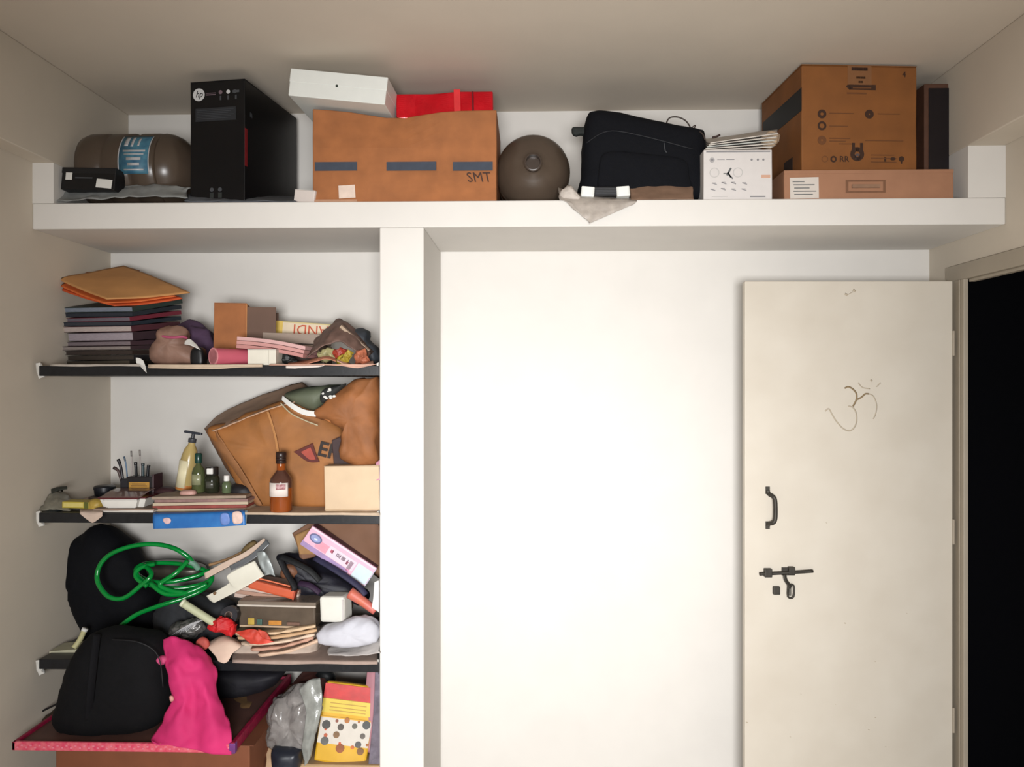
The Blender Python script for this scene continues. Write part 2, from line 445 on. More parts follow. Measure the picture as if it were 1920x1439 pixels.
for pts, r, m in [([(370, 938), (400, 925), (440, 945), (470, 985), (468, 1035), (440, 1090)], .0035, paint_m),
                  ([(400, 1088), (440, 1100), (468, 1150), (470, 1220), (445, 1275), (405, 1295), (355, 1275), (300, 1215), (265, 1160), (235, 1110), (205, 1130)], .0026, paint2_m),
                  ([(470, 1035), (510, 1015), (545, 985), (575, 985)], .0034, paint_m),
                  ([(575, 985), (610, 1000), (635, 1050), (642, 1100), (630, 1160), (612, 1195)], .0022, paint2_m),
                  ([(485, 890), (520, 930), (585, 942)], .0022, paint2_m), ([(640, 925), (675, 890)], .0022, paint2_m),
                  ([(588, 866), (604, 878)], .0038, paint2_m), ([(372, 142), (395, 152)], .0045, paint2_m), ([(440, 108), (462, 122)], .0045, paint2_m), ([(395, 150), (440, 125)], .0015, paint2_m)]:
    flatten(stroke(pts, r, m))
for i, (x, y, r) in enumerate([(1583, 1168, 3), (1548, 980, 2), (1640, 1345, 2.5), (1628, 1368, 2.5), (1480, 1380, 2), (1640, 1240, 2), (1398, 1352, 3), (1500, 1300, 1.6), (1700, 1150, 1.6), (1565, 1320, 1.6), (1660, 1400, 1.8)]):
    local_tube('paint_chip', [D(x-r*.6, y, -.0006), D(x+r*.6, y+1, -.0006)], .0014*r*.5, paint2_m, door, n=6)
for z in (0.35, 1.1, 1.85):
    link('hinge', box_mesh(-.002, .006, -.041, -.034, z-.05, z+.05, .002), frame_m, door)

# ---------------------------------------------------------------- on the loft, left to right
black_m = mat((14, 14, 17), 0.45, 0.15, 0.05, 30)
satin_m = mat((10, 11, 15), 0.3, 0.1, 0.02, 20)
white_m = mat((236, 234, 228), 0.5, 0.03, 0.05, 20)
whitecard_m = mat((240, 242, 236), 0.4, 0.02, 0.03, 20)
paper_m = mat((222, 214, 204), 0.8, 0.06, 0.1, 40)
silver_m = mat((190, 190, 192), 0.4, 0.05, 0, 30)
grey_m = mat((70, 72, 76), 0.6, 0.05, 0, 30)
carton_m = mat((170, 106, 60), 0.75, 0.14, 0.15, 14)
carton2_m = mat((140, 86, 38), 0.7, 0.12, 0.1, 10)
carton3_m = mat((172, 124, 94), 0.75, 0.06, 0.12, 14)
tape_m = mat((150, 100, 62), 0.25, 0.05, 0.05, 20)
ink_m = mat((62, 36, 20), 0.7, 0.1, 0)
inkl_m = mat((112, 68, 34), 0.7, 0.1, 0)
blue_m = mat((62, 70, 84), 0.7, 0.1, 0.05, 40)

# crumpled plastic sheeting under the first things
sheet('plastic_sheet', [[(108, 364, 2.87), (200, 350, 2.87), (300, 348, 2.87), (360, 354, 2.87)], [(104, 370, 2.85), (170, 362, 2.85), (260, 352, 2.85), (350, 360, 2.85)],
      [(108, 378, 2.81), (190, 374, 2.81), (280, 368, 2.81), (352, 372, 2.81)]], mat((150, 152, 150), 0.35, 0.15, 0.2, 25), .003, .008, 16,
      label='crumpled grey plastic sheet lying under the black flat box and water can', cat='plastic sheet')
jug_m = mat((92, 78, 66), 0.28, 0.08, 0.03, 12, trans=0.15)
jugd_m = mat((70, 58, 50), 0.3, 0.08, 0.03, 12)
def jug(loc, rot, label, cat_group=None):
    r = empty('water_can', loc, rot, label=label, cat='water can')
    Rj = .143
    prof = [(0.02, .008), (.06, .002), (.115, 0), (.134, .01), (Rj, .035), (Rj, .10), (Rj-.006, .107), (Rj-.006, .117), (Rj, .124), (Rj, .20), (Rj-.008, .21), (Rj-.008, .225), (Rj, .235),
            (Rj, .30), (Rj-.006, .307), (Rj-.006, .315), (Rj, .322), (Rj-.004, .345), (.125, .375), (.098, .402), (.06, .422), (.036, .430), (.031, .436)]
    lathe('body', prof, jug_m, r, 40)
    lathe('neck', [(.031, .43), (.031, .455), (.034, .457), (.034, .463), (.029, .466), (.027, .466), (.026, .44)], jugd_m, r, 28)
    return r
j1 = jug((-1.735, 2.985, ZL1+.165), (0, R(90), 0), 'brown water can lying on its side with a blue label, beside the tall black box')
lab_m = mat((52, 98, 128), 0.5, 0.3, 0, 30, rgb2=(84, 140, 160))
def wrap(parent, r, z0, z1, a0, a1, m, name, t=.001, n=14, **k):
    vs, fs = [], []
    for i in range(n+1):
        a = a0+(a1-a0)*i/n
        for z in (z0, z1):
            for q in (r, r+t): vs.append((q*math.cos(a), q*math.sin(a), z))
    for i in range(n):
        b = 4*i; c = b+4; fs += [(b+1, c+1, c+3, b+3), (b, b+2, c+2, c), (b, c, c+1, b+1), (b+2, b+3, c+3, c+2)]
    fs += [(0, 1, 3, 2), (4*n, 4*n+2, 4*n+3, 4*n+1)]
    me = bpy.data.meshes.new(name); me.from_pydata(vs, [], fs); o = link(name, me, m, parent, None, True); tag(o, **k); return o
# the can's axis is the room's x; its local -x points up, +x down after the turn, -y to the viewer
wl_ = wrap(j1, .1445, .185, .30, R(222), R(288), lab_m, 'label_sticker', label='blue printed label')
for (q0, q1, a0, a1) in ((.183, .187, 222, 288), (.297, .301, 222, 288)):
    wrap(j1, .1456, q0, q1, R(a0), R(a1), silver_m, 'label_border', t=.0006)
for (q0, q1, a0, a1) in ((.20, .285, 252, 255), (.205, .28, 258, 260), (.215, .27, 264, 268), (.22, .265, 272, 276), (.205, .28, 281, 283), (.2, .215, 225, 245), (.225, .235, 225, 246), (.25, .258, 228, 245)):
    wrap(j1, .1456, q0, q1, R(a0), R(a1), silver_m, 'printed_symbol', t=.0006, n=5)
j2 = jug((0.005, 3.285, ZL1+.146), (R(90), 0, 0), 'brown water can seen end on, neck towards the viewer')

b = Box('flat_box', 106, 214, 312, 2.80, .06, ZL1+.052, black_m, rz=R(-6), rx=R(-4), ry=R(3), H=.082, label='flat black box with a white sticker, at the left end of the loft', cat='box')
b.rect(.08, .45, .2, .78, white_m); b.rect(.66, .1, .95, .5, white_m, rot=R(4))
b.rect(.26, .52, .58, .58, grey_m, 'printed_line')
b.part('lid', -b.W/2-.001, b.W/2+.001, -.001, b.D+.001, .062, .084, mat((24, 24, 26), .5, .1, .02), bev=.002)
Box('paper_box', 145, 206, 304, 2.93, .1, ZL1+.11, mat((120, 104, 92), .7, .1, .05), H=.02, label='small brown grey pad lying on the flat black box', cat='pad')

b = Box('tall_box', 350, 459, 149, 2.825, .44, ZL1+.012, satin_m, rz=R(-8), bev=.003, cuts=3, wob=.001, label='tall glossy black carton with a round logo and small icons', cat='box')
lw = mat((214, 214, 214), .5, .02, 0)
b.disc(.16, .895, .024, lw)
b.text('hp', .10, .897, .034, black_m, shear=.3, sx=.85, bold=.01)
pk = mat((120, 100, 108), .6, .1, 0)
b.rect(.29, .90, .47, .905, pk, 'printed_line'); b.rect(.29, .885, .47, .893, pk, 'printed_line')
for u, m_ in ((.56, pk), (.70, lw), (.82, grey_m)): b.disc(u, .905, .0075, m_)
b.rect(.78, .895, .90, .915, grey_m, 'printed_symbol')
for u in (.56, .70, .84): b.rect(u-.015, .84, u+.015, .875, grey_m, 'printed_symbol')
b.rect(.10, .67, .84, .78, mat((38, 40, 44), .6, .1, 0), 'printed_panel')
for i in range(6): b.rect(.13, .76-.014*i, .80-.05*(i % 3), .764-.014*i, mat((66, 68, 72), .6, .1, 0), 'printed_line', off=.0014)
for u in (.40, .55): 
    b.disc(u, .10, .008, grey_m); b.rect(u-.035, .03, u+.035, .075, mat((44, 48, 46), .6, .1, 0), 'printed_symbol')
# right side of the tall carton
sd = link('red_stripe', box_mesh(b.W/2, b.W/2+.0008, .0, .018, .13, .27), mat((130, 18, 26), .5, .1, 0), b.root)
hp2 = text('n', .04, grey_m, b.root, (b.W/2+.0012, .035, .335), (R(90), 0, R(90)), name='printed_symbol')
b.part('top_flap', -b.W/2, b.W/2, 0, b.D, b.H, b.H+.002, black_m, bev=.0008)
sheet('newspaper', [[(352, 362, 3.0), (420, 366, 3.0), (500, 368, 3.0), (560, 370, 3.0)], [(350, 369, 2.86), (420, 372, 2.86), (490, 374, 2.86), (556, 376, 2.86)], [(346, 378, 2.808), (420, 378, 2.808), (490, 378, 2.808), (556, 379, 2.808)]],
      mat((100, 104, 110), .7, .2, .1, 30), .003, .002, 20, label='grey paper lying under the tall black carton', cat='paper')
b = Box('paper_pad', 546, 588, 351, 2.815, .09, ZL1+.004, mat((232, 220, 212), .7, .03, .1, 60, kind='pages'), rz=R(-16), ry=R(8), H=.046, label='small white pad leaning beside the big brown carton', cat='pad')
b.part('cover', -b.W/2, b.W/2, 0, b.D, b.H, b.H+.001, white_m)

# big brown carton with blue bars
def dent(c, W, D, H):
    x, y, z = c
    if z > H*.6:
        k = (z-H*.6)/(H*.4); g = math.exp(-((x+.03)/.13)**2)
        z -= k*.022*g; y += k*.012*g
        z += k*.012*max(0, -x/W*2)**2
    return x, y+.006*math.sin(x*9)*math.sin(z*11), z
b = Box('brown_carton', 586, 931, 208, 2.825, .36, ZL1, carton_m, bev=.004, cuts=9, wob=.0015, fn=dent, label='wide brown carton with three blue bars on its front', cat='box')
for u0, u1, dv in ((.015, .245, .004), (.405, .675, 0), (.765, .98, -.005)):
    b.rect(u0, .345+dv, u1, .44+dv, blue_m, 'printed_bar', t=.001, off=.0055)
b.text('SMT', .845, .262, .052, mat((70, 48, 40), .8, .1, 0), shear=-.25, sx=.95, bold=0).location.y = -.0062
b.rect(.145, .05, .235, .19, mat((236, 214, 198), .5, .1, .1), 'torn_sticker', off=.0055, rot=R(-3))
b.rect(.0, 0, .245, .035, mat((196, 150, 120), .3, .1, .1), 'tape', off=.0055)
for y0, y1, s_ in ((0.002, b.D/2-.002, 1), (b.D/2+.002, b.D, 1)):
    link('flap', box_mesh(-b.W/2+.004, b.W/2-.004, y0+.012, y1-.002, b.H-.034, b.H-.030, .001), carton_m, b.root)
wbx = Box('white_box', 538, 722, 150, 2.745, .30, ZL1+.335, whitecard_m, ry=R(6.5), rz=R(-1.5), H=.097, bev=.003, label='slim white box with a small round hole, tilted on the brown carton', cat='box')
wbx.root.location.z = 2.712
wbx.disc(.49, .52, .0048, mat((40, 52, 44), .6, .1, 0), 'round_hole')
wbx.part('lid', -wbx.W/2-.001, wbx.W/2+.001, -.0012, wbx.D+.001, .05, .0985, whitecard_m, bev=.0025)
red_m = mat((222, 18, 36), 0.16, 0.15, 0.5, 16, metal=.35)
def rb(c, W, D, H):
    x, y, z = c; return x, y+.006*math.sin(x*38)*math.sin(z*30+1), z+.004*math.sin(x*17)
b = Box('red_gift_box', 744, 925, 172, 2.90, .2, ZL1+.31, red_m, ry=R(-1.5), rz=R(2), H=.09, bev=.004, cuts=10, wob=.002, fn=rb, label='shiny red foil wrapped box lying on the brown carton', cat='box')
b.root.location.z = 2.704
b.rect(.78, -.02, .80, 1.0, mat((120, 10, 24), .3, .1, 0), 'foil_fold', off=.006)
b.part('ribbon', .035, .06, -.009, b.D+.008, -.002, b.H+.008, mat((236, 60, 64), .15, .1, .1), bev=.001)

# black laptop bag
bag_m = mat((7, 9, 16), 0.85, 0.15, 0.25, 60, spec=.2)
lb = puff('laptop_bag', [(1086, 376), (1090, 330), (1092, 280), (1098, 226), (1110, 217), (1135, 218), (1200, 230), (1260, 243), (1306, 252), (1317, 262), (1318, 320), (1317, 376), (1240, 378), (1160, 378)], 2.96, .20, bag_m, p=5, wob=.003, n=5,
          label='black fabric laptop bag standing between the water can and white carton', cat='bag')
tube('zip', [(1100, 268, 2.858), (1140, 246, 2.856), (1200, 254, 2.856), (1300, 280, 2.858)], .002, mat((22, 24, 30), .6, .1, 0), lb)
tube('zip_pull', [(1245, 268, 2.853), (1247, 282, 2.851), (1250, 286, 2.851)], .002, grey_m, lb)
puff('handle', [(1073, 240), (1090, 239), (1104, 240), (1104, 254), (1088, 254), (1080, 256), (1073, 252)], 2.93, .03, mat((34, 38, 36), .8, .1, .2, 60), p=3, parent=lb)
puff('front_pocket', [(1128, 366), (1122, 320), (1136, 286), (1200, 288), (1280, 300), (1292, 330), (1290, 366), (1200, 370)], 2.865, .03, bag_m, p=4, parent=lb, wob=.002)
tube('cord', [(1256, 245, 2.93), (1250, 232, 2.93), (1256, 221, 2.93), (1272, 220, 2.93), (1287, 228, 2.93), (1296, 244, 2.92), (1290, 250, 2.9), (1300, 243, 2.9), (1316, 250, 2.87), (1322, 262, 2.86)], .003, mat((70, 58, 52), .6, .1, 0), None, 6,
     label='thin brown cord looped over the top of the black laptop bag', cat='cord')
tube('cord_end', [(1300, 244, 2.9), (1304, 235, 2.9), (1296, 240, 2.9)], .002, mat((70, 58, 52), .6, .1, 0), bpy.data.objects['cord'])

sheet('cardboard_piece', [[(1180, 352, 2.86), (1230, 347, 2.86), (1290, 350, 2.86), (1298, 352, 2.86)], [(1182, 362, 2.84), (1230, 358, 2.84), (1290, 360, 2.84), (1299, 362, 2.84)], [(1182, 377, 2.815), (1230, 375, 2.815), (1290, 374, 2.815), (1300, 376, 2.815)]],
      mat((128, 100, 80), .8, .15, .2, 20), .006, .003, 20, label='bent piece of brown cardboard in front of the black laptop bag', cat='cardboard')
ch = Box('charger', 1112, 1160, 349, 2.81, .05, ZL1+.018, black_m, H=.034, label='small black plastic pack between two white plugs on the loft edge', cat='charger')
for i in range(4): ch.rect(.1, .2+.17*i, .9, .25+.17*i, grey_m, 'printed_line')
for i, (x0, x1, l) in enumerate(((1089, 1114, 'white plug cube at the left of the black pack'), (1157, 1182, 'white plug cube at the right of the black pack'))):
    q = Box('plug', x0, x1, 345, 2.80, .04, ZL1+.014, whitecard_m, rx=R(-6), ry=R(5-9*i), H=.038, bev=.004, label=l, cat='plug', group=None)
    q.rect(.15, .1, .85, .9, mat((250, 250, 246), .4, .02, 0), 'plug_face')
sheet('plastic_bag', [[(1046, 352, 2.9), (1090, 364, 2.9), (1140, 366, 2.9), (1192, 372, 2.88)], [(1048, 362, 2.82), (1090, 368, 2.82), (1140, 372, 2.82), (1194, 374, 2.82)],
      [(1052, 374, 2.787), (1090, 382, 2.785), (1140, 380, 2.785), (1194, 377, 2.787)], [(1060, 377, 2.78), (1088, 398, 2.775), (1130, 396, 2.775), (1192, 380, 2.783)], [(1070, 379, 2.78), (1104, 416, 2.77), (1112, 416, 2.77), (1186, 384, 2.783)]],
      mat((186, 176, 166), .35, .15, .3, 30), .002, .003, 22, label='crumpled clear grey plastic bag hanging over the loft edge', cat='plastic bag')
puff('tissue', [(1052, 378), (1050, 362), (1060, 352), (1072, 350), (1080, 362), (1090, 372), (1086, 380)], 2.81, .04, mat((206, 196, 186), .8, .08, .3, 30), wob=.006, freq=30, label='crumpled pale tissue left of the plug cubes', cat='tissue')

# white carton with papers
b = Box('white_carton', 1319, 1448, 281, 2.82, .30, ZL1, mat((228, 222, 218), .6, .02, .04), cuts=3, wob=.001, label='white carton with small grey printed icons and papers on top', cat='box')
g1 = mat((148, 146, 148), .7, .1, 0); g2 = mat((104, 106, 106), .7, .1, 0)
b.rect(.04, .95, .97, .975, g1, 'lid_seam')
b.disc(.125, .80, .006, g1); b.disc(.125, .80, .009, g1, r2=.0075)
b.rect(.2, .80, .31, .808, g1, 'printed_line'); b.rect(.33, .80, .45, .812, g1, 'printed_line')
for u in (.70, .79, .87): b.disc(u, .80, .004, g1); 
b.rect(.29, .52, .35, .54, g2, 'printed_symbol'); b.rect(.33, .49, .42, .52, g2, 'printed_symbol', rot=R(60)); b.rect(.31, .55, .43, .585, g2, 'printed_symbol', rot=R(-60)); b.rect(.35, .46, .44, .485, g2, 'printed_symbol', rot=R(45))
for (u, v) in ((.15, .33), (.29, .34), (.43, .34), (.59, .33), (.13, .21), (.28, .22), (.43, .21), (.58, .21)):
    b.rect(u-.03, v-.008, u+.045, v+.008, g1, 'printed_symbol', rot=R(18)); b.rect(u-.02, v+.012, u+.03, v+.022, g1, 'printed_symbol')
for u in (.16, .5): b.disc(u, .55, .018, mat((206, 202, 198), .7, .05, 0), r2=.015)
b.rect(.84, .44, .97, .50, mat((222, 176, 150), .6, .05, 0), 'orange_print')
b.rect(.68, .06, .9, .085, g1, 'printed_line'); b.rect(.12, .07, .35, .08, mat((200, 196, 192), .7, .05, 0), 'printed_line')
cream_m = mat((220, 212, 202), .7, .06, .15, 40)
for i in range(5):
    y = 281-i*3.3; k = i*1.0
    sheet('folded_paper', [[(1324-i, y-6, 3.0), (1370, y-8-k, 3.0), (1420, y-12-2*k, 3.0), (1450+i*2, y-16-2*k, 3.0)], [(1322+i, y, 2.90), (1370, y-3-k, 2.90), (1420, y-7-2*k, 2.90), (1456+(i % 2)*5, y-10-3*k, 2.90)],
          [(1320+i*3, y+1, 2.825), (1370, y-1-k, 2.825), (1420, y-4-2*k, 2.825), (1447+i*3, y-5-3*k, 2.825)]], [cream_m, paper_m, mat((206, 208, 202), .6, .05, .1)][i % 3], .0038, .0005, 18, seed=1,
          label=['folded paper lying lowest on the white carton', 'folded paper second from the bottom on the white carton', 'folded paper in the middle of the heap on the white carton', 'folded paper second from the top on the white carton', 'folded paper lying topmost on the white carton'][i], cat='paper', group='folded papers on the white carton')
puff('paper_wad', [(1430, 275), (1428, 262), (1438, 250), (1450, 246), (1460, 254), (1458, 268), (1450, 276), (1440, 282)], 2.87, .06, mat((196, 170, 142), .5, .2, .3, 30), wob=.006, freq=26, label='crumpled beige wrapping at the right end of the folded papers', cat='wrapping')
tube('wire_end', [(1336, 258, 2.93), (1344, 256, 2.93), (1350, 253, 2.93)], .004, mat((60, 40, 34), .6), None, label='dark brown wire end sticking up behind the folded papers', cat='wire')

# right end: flat carton with the big carton and the panel on it
fb = Box('flat_carton', 1470, 1788, 319, 2.815, .42, ZL1, carton3_m, bev=.004, cuts=4, wob=.002, label='flat brown carton with a carrying handle and white label sticker', cat='box')
fb.rect(.035, .04, .205, .76, mat((224, 214, 204), .6, .03, 0), rot=R(-1))
for i, (u0, u1) in enumerate(((.05, .12), (.055, .18), (.06, .15), (.055, .19), (.06, .17))):
    fb.rect(u0, .60-.11*i, u1, .63-.11*i, g2, 'printed_line', off=.0016)
hm = mat((128, 88, 62), .6, .1, .05)
fb.rect(.365, .22, .60, .28, hm, 'handle'); fb.rect(.365, .60, .60, .66, hm, 'handle_edge'); fb.rect(.365, .28, .38, .60, hm, 'handle_edge'); fb.rect(.585, .28, .60, .60, hm, 'handle_edge')
fb.rect(.40, .38, .565, .50, mat((150, 116, 92), .5, .1, .05), 'handle_grip', t=.006)
fb.part('lid', -fb.W/2, fb.W/2, -.001, fb.D, fb.H-.012, fb.H+.001, carton3_m, bev=.001)
bb = Box('big_carton', 1503, 1727, 118, 2.845, .40, ZL1+.113, carton2_m, rz=R(4), bev=.005, cuts=5, wob=.0015, label='large brown carton with a black side stripe and printed symbols', cat='box')
bb.root.location.z = fb.root.location.z+fb.H+.002
ink = ink_m
bb.part('tape', -.045, .045, -.0012, .0, bb.H-.07, bb.H, mat((140, 96, 62), .35, .05, .03))
bb.rect(.43, .955, .57, .985, ink, 'printed_line'); bb.rect(.47, .88, .55, .90, ink, 'printed_symbol')
bb.rect(.41, .775, .64, .825, ink, 'printed_bar'); bb.rect(.385, .785, .43, .815, ink, 'printed_arrow', rot=R(45)); bb.rect(.39, .735, .56, .75, inkl_m, 'printed_line'); bb.rect(.49, .84, .53, .86, ink, 'printed_symbol')
bb.rect(.44, .788, .6, .80, inkl_m, 'printed_line', off=.0016)
bb.text('4', .87, .925, .03, ink)
for u, v, r2 in ((.175, .545, .006), (.175, .435, .009), (.175, .30, .004), (.585, .55, .003)):
    bb.disc(u, v, .0165, ink if v > .4 else inkl_m, r2=r2)
for (u0, u1, v) in ((.24, .45, .55), (.24, .4, .43), (.66, .85, .55), (.24, .42, .315), (.24, .38, .29), (.55, .88, .3), (.60, .82, .135), (.60, .80, .165), (.32, .44, .265), (.60, .82, .1)):
    bb.rect(u0, v, u1, v+.008, inkl_m, 'printed_line')
bb.disc(.48, .175, .026, ink, r2=.010); bb.rect(.435, .18, .46, .28, ink, 'printed_symbol'); bb.rect(.505, .18, .53, .28, ink, 'printed_symbol'); bb.disc(.482, .215, .007, ink); bb.disc(.482, .15, .012, mat((90, 78, 78), .6, .1, 0), r2=.004)
bb.disc(.20, .125, .012, inkl_m, r2=.010); bb.disc(.275, .125, .012, ink, r2=.006); bb.text('RR', .325, .125, .03, ink, bold=.01)
bb.rect(.715, .10, .73, .15, ink, 'printed_symbol'); bb.disc(.79, .135, .010, ink, sz=.6); bb.disc(.865, .135, .010, ink); bb.rect(.86, .09, .87, .135, ink, 'printed_symbol')
link('black_stripe', box_mesh(-bb.W/2-.001, -bb.W/2, .0, .385, bb.H*.575, bb.H*.79), mat((22, 22, 24), .6, .1, 0), bb.root)
link('grip_hole', box_mesh(-bb.W/2-.001, -bb.W/2, .08, .16, bb.H*.06, bb.H*.2), mat((50, 30, 20), .8, .1, 0), bb.root)
bb.part('flap', -bb.W/2, bb.W/2, 0, bb.D/2-.001, bb.H, bb.H+.003, carton2_m, bev=.001); bb.part('flap', -bb.W/2, bb.W/2, bb.D/2+.001, bb.D, bb.H, bb.H+.003, carton2_m, bev=.001)
db = Box('dark_case', 1733, 1790, 157, 2.93, .30, fb.root.location.z+fb.H+.002, mat((92, 60, 44), .6, .1, .1), bev=.003, label='dark narrow case with a brown rim standing right of the big carton', cat='case')
db.rect(.14, .02, .93, .95, mat((26, 20, 24), .35, .1, .02), 'panel_face', t=.003)
db.rect(.86, .05, .90, .93, mat((84, 64, 58), .4, .1, .02), 'panel_edge', t=.003, off=.0036)

# ---------------------------------------------------------------- top stone shelf
page_m = mat((196, 184, 184), .8, .2, .25, 60, kind='pages')
def book(root_name, k, t, w, d, cover, pages, label, group, z, tilt, off=(0, 0), dz=0):
    """exercise book: cover and page block; its front corner is the origin of the turn"""
    c = P(246, 600, 2.86)
    r = empty(root_name, (c.x+off[0], c.y+off[1], z), (0, 0, 0), label=label, cat='book', group=group)
    M = Matrix.Rotation(R(-22+dz), 4, 'Z') @ Matrix.Rotation(R(tilt[0]), 4, 'X') @ Matrix.Rotation(R(tilt[1]), 4, 'Y')
    r.rotation_euler = M.to_euler()
    link('pages', box_mesh(-w+.003, -.003, .003, d-.004, .0015, t-.0015, 0, 3, .0006), pages, r)
    link('cover', box_mesh(-w, 0, 0, d, 0, .0015, 0), cover, r); link('cover', box_mesh(-w, 0, 0, d, t-.0015, t, 0), cover, r)
    link('spine', box_mesh(-.0015, 0.0005, 0, d, 0, t, 0), cover, r)
    return r
spec = [  # thickness, cover, pages, label
 (.016, (46, 42, 36), (84, 76, 64), 'thin olive black covered book, lowest of the tall stack'),
 (.015, (40, 38, 40), (70, 60, 52), 'dark brown edged book second from the bottom of the stack'),
 (.013, (52, 40, 36), (66, 54, 48), 'dark brown edged book third from the bottom of the stack'),
 (.012, (66, 50, 54), (158, 146, 140), 'thin book with a bright lower edge in the lower half of the stack'),
 (.014, (72, 52, 58), (140, 126, 130), 'mauve grey edged book in the lower half of the stack'),
 (.026, (60, 44, 50), (176, 164, 172), 'thickest book, pale lilac pages, in the middle of the stack'),
 (.018, (84, 44, 52), (200, 184, 178), 'pinkish white paged book above the thickest one'),
 (.012, (36, 46, 56), (60, 62, 70), 'thin dark blue edged book above the pinkish white one'),
 (.013, (120, 40, 56), (120, 112, 122), 'lilac grey edged book with a dark red cover side'),
 (.013, (34, 42, 50), (48, 52, 62), 'dark blue covered book near the top of the stack'),
 (.016, (44, 58, 52), (134, 142, 156), 'blue grey edged book directly under the orange folder')]
z = Z1+.004; tl = 0
for k, (t, c, pg, lab) in enumerate(spec):
    t *= 1.20
    tl = min(13, k*1.35)
    book('exercise_book', k, t, .385-.010*((k*7) % 3), .235+.006*((k*5) % 3), mat(c, .5, .1, .03, 20), mat(pg, .8, .22, .2, 50, kind='pages'), lab, 'books in the tall stack', z, (tl, tl*.12),
         off=(.004*((k*3) % 4-1.5), .004*((k*5) % 3)), dz=((k*5) % 4-1.5)*1.3)
    z += t+.002
# orange folder and the buff envelope tilted on top
ofm = mat((222, 92, 44), .6, .12, .05, 12)
def quad(name, L, B, F_, R_, m, th, wob, lift=0, **k):
    """flat four-cornered sheet: left, back, front and right corners"""
    mid = lambda p, q, d=0: ((p[0]+q[0])/2, (p[1]+q[1])/2+d, (p[2]+q[2])/2)
    return sheet(name, [[L, mid(L, B, 1), B], [mid(L, F_, 2), mid(mid(L, R_), mid(F_, B), lift), mid(B, R_, -2)], [F_, mid(F_, R_, 3), R_]], m, th, wob, 9, **k)
quad('orange_folder', (105, 541, 2.985), (236, 516, 3.20), (214, 574, 2.855), (342, 560, 3.0), ofm, .004, .0012, label='bright orange paper folder sagging over the top of the book stack', cat='folder')
quad('orange_sheet', (104, 533, 2.98), (232, 510, 3.20), (196, 569, 2.857), (330, 556, 2.99), mat((236, 120, 60), .6, .1, .05, 12), .002, .0012, label='second lighter orange sheet between the orange folder and the buff envelope', cat='sheet')
env = quad('envelope', (105, 522, 2.975), (232, 499, 3.215), (200, 561, 2.86), (356, 549, 3.02), mat((214, 156, 96), .7, .1, .1, 10), .004, .0012, lift=-4, label='large buff brown envelope tilted on top of the book stack', cat='envelope')
sheet('envelope_flap', [[(150, 510, 3.15), (200, 510, 3.17), (232, 499, 3.225)], [(190, 514, 3.11), (228, 514, 3.12), (262, 508, 3.18)]], mat((150, 88, 60), .7, .07, .08, 12), .002, .0005, 10, parent=env)

news_m = mat((206, 184, 160), .85, .08, .1, 30)
newsp_m = mat((214, 170, 150), .85, .1, .1, 30)
def liner(z, pts, m, label, y1=3.2, t=.0015, wob=.0008, seed=0):
    """newspaper laid on the shelf; pts: (px, drop below the shelf top in px) along its front edge"""
    yt = [CAM_H, z]
    rows = [[P(a, 719.5+(CAM_H-z-.003)*FPX/y1*1.0, y1) for a, b in pts]]
    def on(a, Y, zz): q = P(a, 700, Y); return Vector((q.x, Y, zz))
    rows = [[on(a, y1, z+.003) for a, b in pts], [on(a, 2.95, z+.004) for a, b in pts], [on(a, 2.79, z+.005) for a, b in pts], [on(a, 2.776, z+.003-b*.00097) for a, b in pts], [on(a, 2.772, z-.001-b*.00194) for a, b in pts]]
    return sheet('newspaper', rows, m, t, wob, 20, nu=4, nv=3, px=False, seed=seed, label=label, cat='newspaper')
liner(Z1, [(94, 0), (150, 1), (210, 0), (262, 1)], mat((196, 186, 174), .85, .1, .1, 30), 'pale newspaper lining under the book stack on the top shelf', seed=3)
liner(Z1, [(278, 4), (340, 5), (400, 6), (450, 3), (492, 2)], news_m, 'buff newspaper lining hanging over the middle of the top shelf', seed=5)
liner(Z1, [(505, -1), (560, -1), (600, -2), (640, 0), (670, 4), (705, -3)], newsp_m, 'pinkish newspaper lining at the pillar end of the top shelf', seed=9, wob=.002)
sheet('paper_tag', [[(255, 671, 2.79), (262, 672, 2.79), (269, 677, 2.79)], [(256, 681, 2.782), (264, 683, 2.782), (273, 688, 2.782)], [(262, 684, 2.772), (268, 692, 2.77), (275, 700, 2.768)]], white_m, .0015, .001, 40, label='small torn white paper tag hanging at the right of the book stack', cat='paper')

# soft pouch, cup-like roll, cloth
po = puff('pouch', [(292, 683), (284, 664), (290, 645), (300, 634), (302, 618), (318, 611), (340, 613), (352, 622), (350, 640), (366, 656), (372, 684), (330, 686)], 2.90, .12, mat((150, 116, 100), .6, .15, .3, 18), p=2.4, wob=.007, freq=16,
     label='small crumpled brown and pink pouch right of the book stack', cat='pouch')
tube('pouch_rim', [(300, 628, 2.86), (310, 632, 2.845), (326, 633, 2.84), (342, 632, 2.845), (350, 634, 2.86)], .005, mat((190, 86, 120), .6, .1, .1), po)
sheet('white_wrapper', [[(347, 640, 2.83), (356, 636, 2.83), (368, 646, 2.83)], [(346, 646, 2.82), (358, 648, 2.81), (376, 656, 2.82)]], white_m, .002, .002, 30, label='scrap of white wrapper on the brown pouch', cat='wrapper')
puff('black_case', [(362, 656), (382, 654), (384, 686), (362, 686)], 2.86, .05, black_m, p=4, label='small black case standing between the pouch and the pink roll', cat='case')
puff('purple_cloth', [(330, 640), (338, 612), (360, 604), (385, 615), (400, 630), (410, 655), (390, 672), (350, 672)], 3.04, .14, mat((84, 62, 88), .9, .25, .4, 20), p=2.2, wob=.012, freq=14, label='bunched dark purple cloth behind the brown pouch', cat='cloth')
